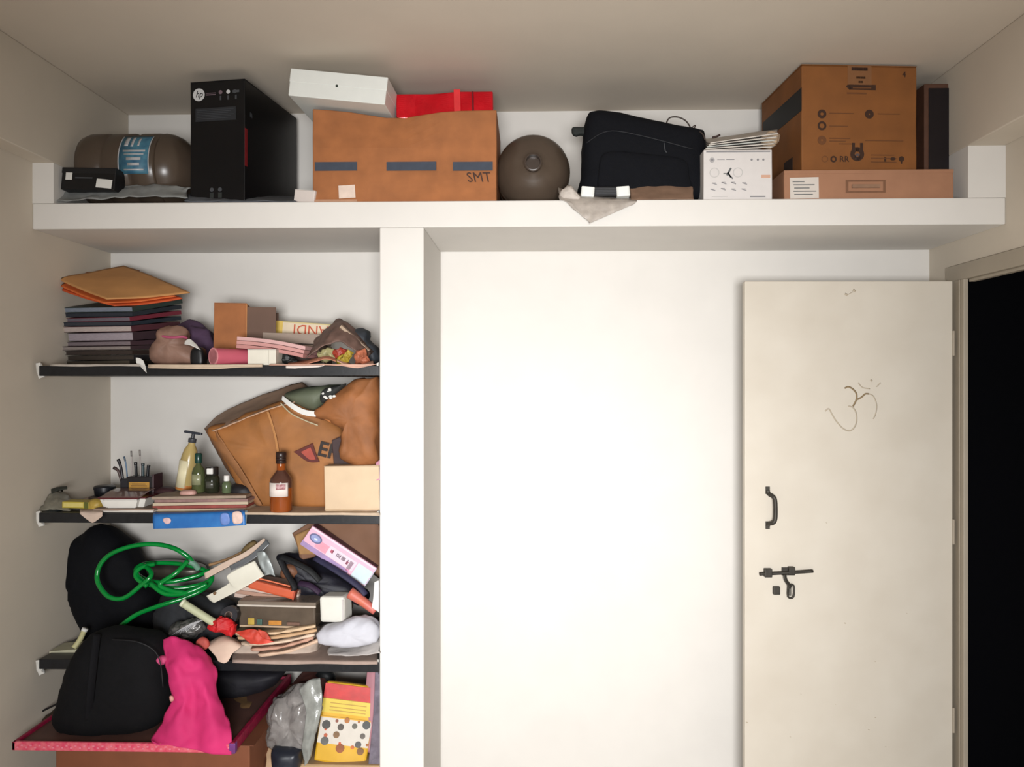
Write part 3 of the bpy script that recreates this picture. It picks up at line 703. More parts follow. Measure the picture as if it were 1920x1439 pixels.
bx = Box('small_carton', 400, 457, 568, 2.98, .11, Z1+.045, carton_m, rz=R(12), rx=R(-4), bev=.002, cuts=2, wob=.001, label='small open brown carton standing behind the pink papers', cat='box')
bx.part('inner_panel', bx.W/2+.001, bx.W/2+.112, .0, .004, .0, bx.H-.012, mat((112, 86, 72), .75, .08, .1, 14), bev=.001, label='side panel with its shade in the colour')  # right side panels carry their shade in the darker colour
bx.part('edge', bx.W/2-.001, bx.W/2+.002, -.002, .0, .0, bx.H, mat((196, 134, 80), .7, .1, .1))
bx.part('flap', -bx.W/2, bx.W/2, .0, .11, bx.H, bx.H+.003, carton_m, bev=.001)
bx.part('side_panel', bx.W/2+.001, bx.W/2+.112, .09, .093, .0, bx.H-.02, mat((112, 86, 72), .75, .08, .1, 14))
nb = Box('yellow_box', 514, 640, 600, 3.12, .09, Z1+.075, mat((226, 208, 150), .5, .06, .03, 8), ry=R(4), H=.058, bev=.002, label='long yellow box with red lettering lying upside down at the back', cat='box')
nb.root.location.z = P(577, 632, 3.12).z
nb.rect(0, 0, .12, 1, mat((232, 196, 96), .5, .05, 0), 'yellow_end'); nb.rect(0.12, .12, .98, .9, mat((238, 218, 188), .5, .05, 0), 'cream_band')
nb.text('NANDI', .62, .5, .06, mat((206, 92, 60), .6, .1, 0), rot=(R(90), R(180), 0), sx=1.0, align='CENTER').location.y = -.002
# stacks of books and papers under it
def leafs(name, x0, x1, yt, yb, Y, D, n, m, labels, cat, group=None, rz=0, ry=0, bend=0.0, yjit=0):
    a, b = P(x0, yt, Y), P(x1, yb, Y); W = b.x-a.x; H = (a.z-b.z)/n; out = []
    for i in range(n):
        r = link(name, box_mesh(-W/2, W/2, 0, D, 0, H*.92, min(.001, H*.2), 5, .0008, seed=i, fn=lambda c: (c[0], c[1], c[2]-bend*(c[0]/W+.5)**2)), m if not isinstance(m, list) else m[i % len(m)], None,
                 ((a.x+b.x)/2+.003*((i*5) % 4-1.5), Y+.004*((i*3) % 3), b.z+H*i))
        r.rotation_euler = (0, ry, rz+R(((i*7) % 5-2)*.8)); tag(r, labels[i] if isinstance(labels, list) else labels, cat, group); out.append(r)
    return out
bks = mat((146, 124, 108), .8, .12, .2, 50, kind='pages')
leafs('magazine', 492, 598, 624, 684, 3.02, .2, 3, [mat((88, 72, 66), .8, .2, .2, 50, kind='pages'), bks, mat((168, 150, 136), .8, .1, .15, 50, kind='pages')],
      ['brown magazine under the two others below the yellow box', 'brown magazine between two others below the yellow box', 'pale brown magazine topmost below the yellow box'], 'magazine', ry=R(2))
pinkp = mat((214, 158, 152), .8, .1, .2, 60, kind='pages')
leafs('pink_pad', 442, 573, 634, 656, 2.85, .14, 3, [mat((206, 146, 140), .8, .1, .2, 60, kind='pages'), pinkp, mat((222, 178, 174), .8, .08, .2, 60, kind='pages')],
      ['pink paper pad, lowest of three on the white box', 'pink paper pad, middle of three on the white box', 'pale pink paper pad, topmost of three on the white box'], 'paper pad', rz=R(-4), ry=R(3), bend=.024)
wb2 = Box('white_small_box', 464, 517, 656, 2.81, .10, Z1+.003, mat((232, 226, 210), .5, .03, .03), H=None, bev=.002, label='small white box under the pink pads on the top shelf', cat='box')
wb2.rect(.74, 0, .76, 1, mat((206, 200, 184), .5, .05, 0), 'seam'); wb2.part('lid', -wb2.W/2, wb2.W/2, 0, wb2.D, wb2.H, wb2.H+.001, white_m)
rl = P(384, 668, 2.82)
rt = empty('pink_roll', (P(404, 668, 2.82).x, 2.80, Z1+.0345), (R(-90), 0, R(-38)), label='pink paper tube lying with its open end to the front', cat='tube')
lathe('wall', [(.0305, 0), (.0315, .0), (.0315, .14), (.0285, .14), (.0285, .003), (.0305, .0)], mat((216, 104, 122), .6, .08, .05, 12), rt, 28)
lathe('rim', [(.0275, -.001), (.0325, -.001), (.0325, .002), (.0275, .002), (.0275, -.001)], mat((232, 150, 156), .6, .05, .03), rt, 28)
lathe('lining', [(.0005, .10), (.028, .10), (.028, .102), (.0005, .102)], mat((190, 70, 90), .7, .08, 0), rt, 28)
# clutter at the pillar end of the top shelf
hat = sheet('brown_wrapper', [[(590, 640, 3.0), (610, 620, 3.02), (634, 598, 3.05), (660, 615, 3.0), (690, 650, 2.98)], [(585, 655, 2.92), (612, 630, 2.93), (636, 612, 2.95), (664, 632, 2.92), (694, 662, 2.92)],
      [(572, 672, 2.86), (600, 655, 2.87), (634, 640, 2.88), (660, 655, 2.87), (690, 672, 2.87)]], mat((116, 90, 80), .6, .25, .3, 25), .003, .007, 22, label='crumpled brown wrapping under the leaning book on the top shelf', cat='wrapping')
lbk = Box('leaning_book', 628, 700, 598, 2.98, .15, Z1+.01, mat((104, 82, 68), .6, .1, .05), H=.022, label='grey brown book leaning down to the pillar on the top shelf', cat='book')
lbk.root.rotation_euler = (R(-8), R(41), R(-6)); q = P(662, 640, 2.93); lbk.root.location = (q.x, 2.92, q.z)
lbk.rect(.01, .3, .99, .75, mat((190, 166, 142), .8, .15, .2, 60, kind='pages'), 'pages')
puff('dark_bag', [(664, 630), (668, 618), (690, 620), (694, 640), (708, 655), (711, 684), (686, 684), (686, 655)], 3.02, .12, mat((58, 62, 68), .6, .2, .2, 20), p=2.6, wob=.006, freq=18, label='dark grey bag squeezed against the pillar on the top shelf', cat='bag')
small = [('green_wrapper', [(596, 668), (604, 656), (622, 654), (634, 662), (630, 674), (606, 676)], 2.88, (172, 164, 118), 'crumpled pale green wrapper right of the pink pads', 'wrapper'),
 ('red_wrapper', [(622, 664), (634, 654), (648, 656), (648, 668), (630, 672)], 2.86, (172, 62, 44), 'small red wrapper beside the yellow green one', 'wrapper'),
 ('yellow_wrapper', [(632, 680), (640, 668), (656, 658), (661, 662), (654, 678), (640, 684)], 2.84, (176, 152, 52), 'yellow green folded wrapper on the top shelf near the pillar', 'wrapper'),
 ('orange_wrapper', [(668, 682), (668, 662), (684, 658), (690, 668), (686, 682)], 2.86, (190, 112, 82), 'crumpled orange brown wrapper nearest the pillar', 'wrapper'),
 ('black_pack', [(518, 680), (518, 662), (545, 668), (556, 674), (548, 684)], 2.90, (34, 36, 34), 'small black pack in the gap under the pink pads', 'pack')]
for nme, ol, Y, c, lab, ct in small:
    puff(nme, ol, Y, .035, mat(c, .5, .35, .3, 40), p=2.4, wob=.010, freq=34, seed=ol[0][0], label=lab, cat=ct)
for i, (pts, c, lab) in enumerate([([(540, 686, 2.80), (575, 681, 2.80), (610, 672, 2.81), (630, 676, 2.81)], (214, 142, 112), 'thin orange pink paper strip folded on the top shelf edge'),
     ([(536, 689, 2.785), (570, 688, 2.785), (600, 686, 2.785), (608, 684, 2.785)], (236, 224, 214), 'thin white paper strip on the top shelf edge'),
     ([(632, 676, 2.80), (650, 683, 2.80), (664, 689, 2.80), (700, 682, 2.80)], (222, 176, 156), 'thin pink paper strip at the pillar end of the top shelf')]):
    sheet('paper_strip', [[(a, b-5, Y+.10) for a, b, Y in pts], [(a, b-2, Y+.03) for a, b, Y in pts], [(a, b+2, Y) for a, b, Y in pts]], mat(c, .8, .06, .1, 30), .002, .001, 30, seed=i, label=lab, cat='paper')

# ---------------------------------------------------------------- middle stone shelf
liner(Z2, [(150, 0), (168, 14), (176, 16), (192, 4)], mat((206, 184, 168), .85, .08, .1, 30), 'pointed corner of newspaper hanging from the middle shelf, left', seed=2)
liner(Z2, [(452, 0), (500, 0), (560, 1), (620, 0), (712, 1)], news_m, 'buff newspaper lining under the brown bags on the middle shelf', seed=8)
sheet('clear_bag', [[(76, 930, 2.98), (95, 918, 2.98), (118, 922, 2.98), (132, 935, 2.98)], [(72, 944, 2.9), (96, 932, 2.88), (118, 936, 2.88), (136, 948, 2.9)], [(74, 958, 2.82), (96, 956, 2.82), (118, 958, 2.82), (134, 960, 2.82)]],
      mat((138, 134, 120), .3, .2, .3, 25), .002, .009, 26, label='crumpled clear plastic bag at the left end of the middle shelf', cat='plastic bag')
sheet('dark_strap', [[(96, 918, 2.90), (110, 914, 2.90), (126, 913, 2.90)], [(97, 926, 2.885), (110, 920, 2.885), (126, 917, 2.885)]], mat((46, 50, 44), .6, .1, .1), .004, .001, 20, label='short dark strap on the clear plastic bag', cat='strap')
puff('black_pack', [(84, 963), (96, 955), (118, 955), (124, 964)], 2.85, .08, mat((34, 40, 42), .4, .15, .1, 30), p=3, wob=.002, label='flat black pack under the clear plastic bag', cat='pack')
yb_ = Box('yellow_box', 116, 166, 947, 2.83, .06, Z2+.010, mat((196, 176, 70), .5, .08, .03, 14), ry=R(1), H=.024, bev=.002, label='thin yellow box at the left end of the middle shelf', cat='box')
yb_.rect(.06, .2, .8, .85, mat((222, 204, 120), .5, .08, 0), 'label_sticker'); yb_.rect(.84, .0, .99, 1, mat((96, 100, 40), .5, .1, 0), 'end_band')
puff('yellow_wrapper', [(160, 955), (168, 940), (180, 935), (194, 940), (194, 955), (180, 962)], 2.86, .06, mat((184, 154, 70), .5, .2, .2, 24), p=2.3, wob=.004, freq=25, label='crumpled ochre wrapper beside the thin yellow box', cat='wrapper')
dp = empty('black_tub', (P(196, 915, 3.03).x, 3.03, P(196, 930, 3.03).z), label='small round black tub behind the ochre wrapper', cat='tub')
lathe('body', [(.030, 0), (.036, .004), (.038, .02), (.038, .026)], mat((22, 24, 30), .4, .1, .03), dp); lathe('lid', [(.040, .026), (.040, .036), (.034, .041)], mat((30, 32, 38), .4, .1, .03), dp)
slab('tub_base', -.045, .045, -.035, .035, Z2-dp.location.z+.0, 0, mat((92, 78, 70), .7, .1, .1), parent=dp)
# pen stand
ph = Box('pen_stand', 237, 286, 886, 2.95, .07, Z2+.04, mat((30, 26, 28), .5, .1, .05), bev=.002, label='black pen stand with a yellow label, full of pens', cat='pen stand')
ph.root.location.z = Z2+.022; 
ph.rect(.1, .52, .88, .78, mat((190, 142, 62), .6, .15, 0), 'label_sticker'); ph.rect(.18, .60, .80, .64, mat((100, 70, 40), .6, .1, 0), 'printed_line', off=.0014); ph.rect(.22, .68, .74, .71, mat((100, 70, 40), .6, .1, 0), 'printed_line', off=.0014)
ph.rect(.1, .12, .85, .42, mat((120, 30, 40), .5, .1, 0), 'red_print'); ph.part('side', ph.W/2, ph.W/2+.006, -.002, .07, 0, ph.H+.01, mat((66, 40, 44), .5, .1, .05), bev=.001)
ph.part('side_cup', -ph.W/2-.028, -ph.W/2, .005, .05, 0, ph.H-.01, mat((36, 34, 40), .5, .1, .05), bev=.002)
pens = [(232, 888, 222, 863, (40, 38, 44), 'dark pen leaning furthest left at the top of the pen stand'), (230, 884, 214, 878, (84, 66, 64), 'dark brown pen sticking out low to the left of the pen stand'),
        (240, 884, 233, 858, (90, 120, 150), 'thin bluish pen standing third from the left'), (248, 884, 246, 848, (168, 160, 156), 'pale thin tall pen rising above the stand'),
        (256, 884, 254, 868, (22, 26, 30), 'fat black marker in the middle of the stand'), (264, 884, 262, 846, (176, 168, 164), 'pale thin pen right of the black marker'),
        (268, 884, 268, 870, (24, 52, 58), 'teal black marker near the right side of the stand'), (276, 884, 279, 873, (30, 34, 40), 'dark pen at the right side of the stand')]
for i, (xa, ya, xb, yb, c, lab) in enumerate(pens):
    thin = 'thin' in lab
    pr = tube('pen', [(xa, ya+26, 2.985), ((xa+xb)/2, (ya+yb)/2+3, 2.985), (xb, yb, 2.985)], .0028 if thin else .0056, mat(c, .4, .1, 0), None, n=10, step=4, label=lab, cat='pen', group='pens in the pen stand')
    dx, dy = (xb-xa)*.12, (yb-ya)*.12
    tube('pen_cap', [(xb-2*dx, yb-2*dy, 2.985), (xb+dx*.5, yb+dy*.5, 2.985)], .0034 if thin else .0064, mat(tuple(int(v*.7) for v in c), .35, .1, 0), pr, n=10, step=3)
# white tray box with brown lid
wt = empty('white_dish', (P(241, 940, 2.87).x, 2.87, Z2+.012), (0, 0, R(2)), label='white rounded dish box with a glossy maroon lid', cat='container')
def rr(a, b, h0, h1, r0, top, bev, m, nme, par):
    bm = bmesh.new(); bm_box(bm, -a, a, -b, b, h0, h1)
    for v in bm.verts:
        if v.co.z < (h0+h1)/2: v.co.x *= top; v.co.y *= top
    bmesh.ops.bevel(bm, geom=[e for e in bm.edges if abs(e.verts[0].co.z-e.verts[1].co.z) > 1e-5], offset=r0, segments=4, affect='EDGES')
    bmesh.ops.bevel(bm, geom=[e for e in bm.edges if abs(e.verts[0].co.z-e.verts[1].co.z) < 1e-5], offset=bev, segments=2, affect='EDGES')
    me = bpy.data.meshes.new(nme); bm.to_mesh(me); bm.free(); return link(nme, me, m, par, None)
rr(.086, .065, 0, .036, .02, .86, .004, mat((236, 232, 224), .3, .02, 0), 'bowl', wt)
ld = rr(.090, .070, .036, .042, .02, 1, .002, mat((92, 40, 44), .15, .1, 0), 'lid', wt)
sheet('glass_top', [[Vector((x_, y_, z_))+wt.location for x_ in (-.075, 0, .075)] for y_, z_ in ((-.06, .043), (0, .055), (.06, .060))], mat((130, 104, 98), .12, .15, 0, 20), .002, 0, px=False, parent=wt)
lf = leafs('newspaper_pad', 176, 290, 963, 972, 2.80, .12, 2, [paper_m, mat((150, 128, 112), .8, .1, .1)], ['folded newspaper under the white dish, lower sheet', 'folded newspaper under the white dish, upper sheet'], 'newspaper')
for o in lf: o.location.z = Z2+.001+(.005 if o == lf[1] else 0)
# magazines with bottles on them
mags = leafs('magazine', 288, 462, 930, 960, 2.83, .26, 5, [mat((196, 176, 150), .8, .1, .2, 60, kind='pages'), mat((150, 70, 62), .6, .2, .1, 30), mat((204, 186, 160), .8, .1, .2, 60, kind='pages'), mat((148, 116, 110), .7, .2, .1, 30), mat((160, 140, 122), .7, .15, .1, 20)],
   ['cream edged magazine lowest in the flat pile under the bottles', 'reddish magazine second from the bottom of the flat pile', 'cream magazine in the middle of the flat pile under the bottles', 'mauve brown magazine second from the top of the flat pile', 'grey brown magazine topmost of the flat pile under the bottles'], 'magazine', rz=R(2), ry=R(-.6))
MT = mags[-1].location.z+.012
# blue booklet drooping over the edge
blu = sheet('blue_booklet', [[(288, 962, 2.80), (340, 961, 2.80), (400, 959, 2.80), (458, 956, 2.80)], [(287, 967, 2.774), (340, 965, 2.772), (400, 963, 2.772), (459, 961, 2.774)], [(287, 978, 2.768), (340, 977, 2.766), (400, 976, 2.766), (460, 973, 2.768)], [(288, 992, 2.766), (340, 991, 2.764), (400, 989, 2.764), (461, 985, 2.766)]],
      mat((34, 100, 172), .4, .2, .03, 20, rgb2=(48, 120, 190)), .003, .0008, 20, label='blue printed booklet hanging over the middle shelf edge', cat='booklet')
for ol, c in (([(305, 975), (312, 971), (320, 974), (319, 981), (311, 983)], (226, 190, 190)), ([(414, 965), (428, 964), (430, 982), (415, 984)], (110, 140, 206)), ([(436, 962), (452, 961), (454, 980), (438, 982)], (226, 196, 184))):
    puff('printed_patch', ol, 2.7625, .002, mat(c, .5, .15, 0, 60), p=4, rings=2, parent=blu)
sheet('clear_edge', [[(456, 958, 2.785), (464, 957, 2.785)], [(457, 986, 2.77), (462, 984, 2.77)]], mat((110, 120, 124), .3, .1, .1), .001, 0, parent=blu)

def bottle(name, px, pyb, Y, zb, prof, m, label, rot=(0, 0, 0), sx=1, sy=1, cat='bottle'):
    r = empty(name, (P(px, pyb, Y).x, Y, zb), rot, label=label, cat=cat); lathe('body', prof, m, r, 28, sx, sy); return r
S_ = 2.96/1440
# pump bottle
pb = bottle('pump_bottle', 346, 922, 2.97, MT+.002, [(.030, 0), (.034, .004), (.034, .10), (.030, .135), (.024, .16), (.014, .178), (.012, .19)], mat((196, 172, 112), .25, .12, .02, 12, trans=.1), 'tall beige pump bottle with a dark pump, leaning right', rot=(0, R(9), 0))
wrap(pb, .0345, .012, .118, R(215), R(290), mat((238, 228, 190), .4, .05, 0), 'label_sticker')
lathe('orange_band', [(.0348, .004), (.0348, .022)], mat((190, 120, 60), .3, .1, 0), pb)
lathe('collar', [(.013, .188), (.015, .19), (.015, .204), (.007, .206), (.006, .222)], mat((64, 66, 72), .4, .1, 0), pb)
link('pump_head', box_mesh(-.036, .034, -.008, .008, .222, .231, .003), mat((50, 54, 64), .4, .1, 0), pb).rotation_euler = (0, R(0), 0)
gl = bottle('green_bottle', 372, 926, 2.92, MT+.001, [(.022, 0), (.0245, .004), (.0245, .075), (.020, .092), (.010, .104), (.009, .112)], mat((96, 104, 66), .15, .2, .02, 20, trans=.3), 'clear olive bottle with a dark green cap beside the pump bottle')
lathe('cap', [(.0125, .112), (.0135, .114), (.0135, .146), (.010, .150)], mat((22, 62, 54), .3, .1, 0), gl)
wrap(gl, .025, .03, .07, R(225), R(315), mat((150, 152, 118), .3, .15, 0), 'label_sticker')
dk = bottle('dark_bottle', 398, 928, 2.92, MT+.001, [(.024, 0), (.027, .004), (.027, .052), (.021, .066), (.013, .070)], mat((42, 44, 32), .15, .2, .02, 20), 'short dark bottle with a square white cap')
lathe('shoulder', [(.022, .066), (.023, .068), (.023, .096), (.020, .098)], mat((38, 34, 32), .3, .1, 0), dk)
link('cap', box_mesh(-.012, .012, -.026, -.002, .071, .094, .003), white_m, dk)
wrap(dk, .0275, .018, .044, R(235), R(300), mat((84, 84, 76), .3, .15, 0), 'label_sticker')
gb = bottle('small_bottle', 425, 928, 2.90, MT+.001, [(.015, 0), (.0175, .003), (.0175, .034), (.013, .043), (.008, .045)], mat((104, 118, 86), .2, .2, .02, 20, trans=.2), 'smallest pale green bottle with a white cap')
lathe('cap', [(.009, .045), (.0105, .046), (.0105, .066), (.008, .068)], white_m, gb)
puff('black_pouch', [(436, 930), (432, 912), (446, 906), (466, 908), (478, 914), (484, 930), (470, 940), (450, 938)], 2.95, .10, mat((30, 28, 32), .6, .2, .2, 24), p=2.5, wob=.005, label='small black pouch between the bottles and the big brown bag', cat='pouch')
puff('maroon_pouch', [(290, 934), (296, 918), (315, 914), (330, 920), (336, 934), (310, 938)], 2.98, .08, mat((70, 42, 46), .6, .25, .3, 20), p=2.4, wob=.005, label='dark maroon pouch between the pen stand and pump bottle', cat='pouch')
puff('pink_soap', [(338, 926), (342, 920), (362, 919), (368, 924), (364, 930), (344, 931)], 2.88, .04, mat((206, 160, 148), .5, .1, .1), p=2.5, label='small pink lump in front of the pump bottle', cat='soap')

# big brown paper bags
kraft = mat((160, 104, 54), .7, .22, .3, 9)
kraftd = mat((206, 168, 140), .75, .15, .25, 10)
kb = puff('paper_bag', [(398, 803), (440, 786), (500, 762), (560, 745), (592, 752), (640, 790), (668, 830), (672, 952), (560, 956), (482, 946), (455, 900), (432, 862), (415, 830)], 3.02, .22, kraft, p=4.5, wob=.010, freq=9, n=5,
      label='large open brown paper bag with a red triangle print, lying on its side', cat='paper bag')
sheet('bag_gusset', [[(384, 803, 3.20), (415, 776, 3.22), (480, 745, 3.22), (566, 717, 3.22)], [(386, 806, 3.06), (425, 785, 3.07), (500, 756, 3.07), (580, 728, 3.07)], [(400, 810, 2.915), (440, 794, 2.91), (505, 768, 2.91), (585, 746, 2.91)]], kraftd, .003, .003, 14, parent=kb, label='grey brown side fold')
sheet('bag_side', [[(384, 803, 3.18), (400, 835, 3.10), (425, 880, 3.05), (470, 940, 3.02)], [(386, 806, 3.02), (408, 840, 2.94), (440, 885, 2.93), (482, 948, 2.92)], [(405, 808, 2.915), (428, 845, 2.905), (458, 890, 2.90), (492, 948, 2.91)]], mat((158, 108, 68), .75, .1, .2, 10), .003, .003, 14, parent=kb)
tube('paper_handle', [(392, 812, 3.04), (398, 822, 3.0), (404, 836, 2.99), (414, 846, 2.98), (416, 838, 2.98)], .0045, mat((214, 184, 150), .7, .05, .1), kb)
sheet('bag_crease', [[(500, 772, 2.903), (512, 810, 2.902), (520, 850, 2.904)], [(504, 772, 2.900), (516, 810, 2.899), (524, 850, 2.901)]], mat((196, 138, 84), .7, .1, .1), .002, .001, parent=kb)
ek = mat((44, 34, 30), .7, .1, 0)
o = text('EP', .078, ek, kb, Vector(P(596, 842, 2.898))-kb.location, rot=(R(90), R(14), 0), bold=.02)
tr = sheet('printed_triangle', [[(550, 848, 2.899), (572, 838, 2.899), (586, 831, 2.899)], [(552, 849, 2.899), (574, 853, 2.899), (592, 850, 2.899)], [(554, 850, 2.899), (577, 866, 2.899), (599, 867, 2.899)]], mat((92, 34, 28), .7, .1, 0), .001, 0, parent=kb)
sheet('printed_triangle', [[(564, 848, 2.897), (574, 843, 2.897), (582, 839, 2.897)], [(565, 849, 2.897), (576, 852, 2.897), (587, 850, 2.897)], [(566, 850, 2.897), (580, 862, 2.897), (592, 862, 2.897)]], mat((168, 74, 60), .7, .1, 0), .001, 0, parent=kb)
sheet('printed_panel', [[(622, 826, 2.897), (640, 818, 2.897), (648, 812, 2.897)], [(624, 850, 2.898), (642, 850, 2.898), (652, 850, 2.898)], [(626, 872, 2.898), (644, 872, 2.898), (654, 872, 2.898)]], mat((62, 44, 44), .7, .2, 0), .001, .0, parent=kb)
kb2 = puff('paper_bag', [(590, 776), (612, 755), (640, 728), (668, 714), (700, 710), (712, 716), (713, 790), (713, 868), (668, 872), (645, 862), (640, 832), (645, 805), (620, 795)], 2.90, .15, mat((150, 94, 52), .7, .25, .3, 12), p=3.2, wob=.013, freq=11, n=5,
      label='second crumpled brown paper bag squeezed beside the pillar', cat='paper bag')
sheet('bag_fold', [[(592, 774, 2.86), (622, 752, 2.85), (655, 736, 2.845)], [(600, 782, 2.855), (630, 770, 2.84), (652, 760, 2.84)], [(622, 794, 2.86), (640, 800, 2.85), (646, 790, 2.845)]], mat((190, 120, 66), .7, .1, .2, 12), .003, .002, parent=kb2)
gbg = puff('green_bag', [(536, 744), (560, 730), (590, 724), (632, 722), (650, 728), (620, 752), (600, 770), (570, 764)], 2.97, .16, mat((98, 104, 84), .6, .15, .2, 14), p=2.6, wob=.004, label='grey green bag between the two brown paper bags', cat='bag')
sheet('white_band', [[(530, 742, 2.90), (548, 756, 2.875), (570, 768, 2.865), (592, 772, 2.86)], [(528, 750, 2.895), (546, 766, 2.87), (568, 778, 2.86), (592, 782, 2.855)]], white_m, .003, .0005, 10, parent=gbg, label='white curved band')
tube('bag_cord', [(526, 756, 2.885), (545, 775, 2.87), (570, 788, 2.86), (596, 798, 2.86)], .0025, mat((190, 180, 150), .7), gbg)
pcl = puff('patterned_cloth', [(600, 742), (608, 730), (622, 726), (640, 722), (650, 720), (636, 736), (618, 748), (604, 756)], 2.86, .05, mat((40, 42, 40), .8, .1, .2, 30), p=2.5, wob=.004, label='black and white patterned cloth tucked between the paper bags', cat='cloth')
random.seed(5)
for i in range(9):
    x_, y_ = 606+random.random()*22, 730+random.random()*18
    puff('white_spot', [(x_-4, y_), (x_, y_-3), (x_+4, y_), (x_, y_+3)], 2.842+.004*random.random(), .016, white_m, rings=3, n=2, parent=pcl)
# cream carton
cc = Box('cream_carton', 609, 712, 875, 2.82, .16, Z2+.006, mat((214, 188, 156), .7, .05, .08, 12), bev=.003, cuts=3, wob=.001, ry=R(-1), label='plain cream carton in front of the brown bags next to the pillar', cat='box')
cc.rect(.0, .03, 1.0, .045, mat((186, 156, 120), .7, .1, 0), 'seam'); cc.rect(.02, -.06, .98, 0, mat((170, 140, 120), .7, .2, .1), 'bottom_edge')
cc.part('flap', -cc.W/2, cc.W/2, 0, cc.D/2, cc.H, cc.H+.002, mat((206, 180, 148), .7, .05, .08, 12))
sheet('pink_strip', [[(705, 868, 2.84), (713, 862, 2.84)], [(705, 885, 2.83), (713, 884, 2.83)], [(706, 902, 2.82), (713, 900, 2.82)]], mat((200, 140, 160), .6), .002, .0005, label='narrow pink strip standing at the pillar behind the cream carton', cat='strip')
# brown syrup bottle
sb = bottle('syrup_bottle', 527, 955, 2.81, Z2+.006, [(.036, 0), (.040, .004), (.040, .112), (.036, .124), (.022, .142), (.0155, .152), (.0155, .178)], mat((160, 80, 30), .08, .15, 0, 14, trans=.25), 'brown glass syrup bottle with a white label on the middle shelf')
lathe('cap', [(.017, .176), (.019, .178), (.019, .186), (.017, .187), (.019, .189), (.019, .196), (.017, .197), (.019, .199), (.019, .216), (.016, .219)], mat((44, 28, 24), .35, .1, 0), sb)
lathe('upper_glass', [(.0402, .088), (.0402, .113), (.0362, .1245), (.0222, .1425), (.0157, .152)], mat((84, 54, 44), .1, .1, 0), sb)
wrap(sb, .0408, .058, .108, R(205), R(325), mat((232, 220, 212), .5, .04, 0), 'label_sticker')
wrap(sb, .0416, .084, .104, R(262), R(310), mat((150, 70, 74), .5, .4, 0, 120, rgb2=(220, 190, 190)), 'printed_emblem', t=.0004)

# ---------------------------------------------------------------- lowest visible stone shelf
blackcloth = mat((5, 6, 12), .85, .2, .25, 40, spec=.2)
puff('black_bag', [(162, 998), (180, 986), (206, 990), (235, 1012), (258, 1040), (276, 1080), (300, 1130), (318, 1180), (310, 1215), (240, 1222), (180, 1216), (165, 1180), (150, 1150), (130, 1118), (117, 1090), (118, 1060), (126, 1030), (140, 1008)], 3.10, .22, blackcloth, p=3, wob=.007, freq=9, n=5, rings=10,
     label='large black bag standing behind the green hose on the lowest shelf', cat='bag')
hose_m = mat((10, 146, 60), .12, .15, 0, 14, trans=.15)
tube('hose', [(210, 1190, 2.84), (232, 1170, 2.84), (258, 1152, 2.85), (300, 1136, 2.87), (345, 1122, 2.90), (380, 1106, 2.93), (397, 1088, 2.96), (392, 1072, 2.98), (370, 1080, 2.96), (330, 1090, 2.93), (290, 1092, 2.91), (262, 1082, 2.92), (255, 1068, 2.95), (272, 1058, 2.97),
     (310, 1056, 2.99), (350, 1060, 3.0), (384, 1070, 2.99), (396, 1086, 2.96), (372, 1098, 2.93), (330, 1104, 2.90), (290, 1100, 2.88), (262, 1086, 2.88), (256, 1070, 2.90), (268, 1060, 2.92), (284, 1078, 2.88), (262, 1100, 2.86), (232, 1122, 2.85), (205, 1120, 2.85), (187, 1100, 2.86), (182, 1080, 2.87),
     (190, 1056, 2.88), (212, 1037, 2.89), (250, 1024, 2.90), (290, 1021, 2.91), (325, 1028, 2.92), (352, 1044, 2.93), (362, 1056, 2.94)], .0088, hose_m, None, n=10, step=7,
     label='green plastic hose in loose loops over the black bag', cat='hose')
hz_ = bpy.data.objects['hose']
for pts in ([(352, 1052, 2.91), (330, 1075, 2.88), (300, 1096, 2.86), (320, 1108, 2.86), (345, 1112, 2.87)], [(282, 1094, 2.87), (310, 1114, 2.86), (350, 1112, 2.87), (388, 1096, 2.90)], [(276, 1100, 2.86), (255, 1082, 2.88), (262, 1066, 2.90), (290, 1058, 2.93)]):
    tube('hose_loop', pts, .009, hose_m, hz_, n=10, step=6)
tube('hose_end', [(352, 1052, 2.93), (364, 1058, 2.94), (372, 1068, 2.95)], .011, mat((120, 160, 140), .3, .2, 0), hz_, n=10)
puff('metal_bowl', [(262, 1060), (300, 1052), (350, 1054), (384, 1064), (376, 1084), (320, 1092), (270, 1084)], 3.16, .12, mat((96, 92, 84), .35, .15, .05, 14, metal=.6), p=2.6, label='grey metal bowl behind the coils of green hose', cat='bowl')
# junk along the back
puff('dark_rags', [(300, 1128), (340, 1110), (400, 1120), (440, 1140), (440, 1200), (360, 1210), (300, 1200)], 2.98, .16, mat((38, 40, 44), .8, .3, .3, 22), p=2.6, wob=.010, freq=16, label='dark crumpled rags below the green hose', cat='rags')
puff('wire_wool', [(318, 1182), (330, 1172), (350, 1164), (372, 1162), (384, 1172), (376, 1190), (350, 1200), (326, 1196)], 2.84, .07, mat((120, 118, 116), .3, .35, .4, 60, metal=.5), p=2.2, wob=.010, freq=34, label='silvery crumpled foil beside the pink cloth', cat='foil')
for i in range(5):
    tube('foil_ridge', [(322+i*7, 1192-i*2, 2.80), (340+i*6, 1180-i*2, 2.795), (362+i*5, 1168-i*1.5, 2.80)], .0016, silver_m, bpy.data.objects['wire_wool'], n=5, step=3)
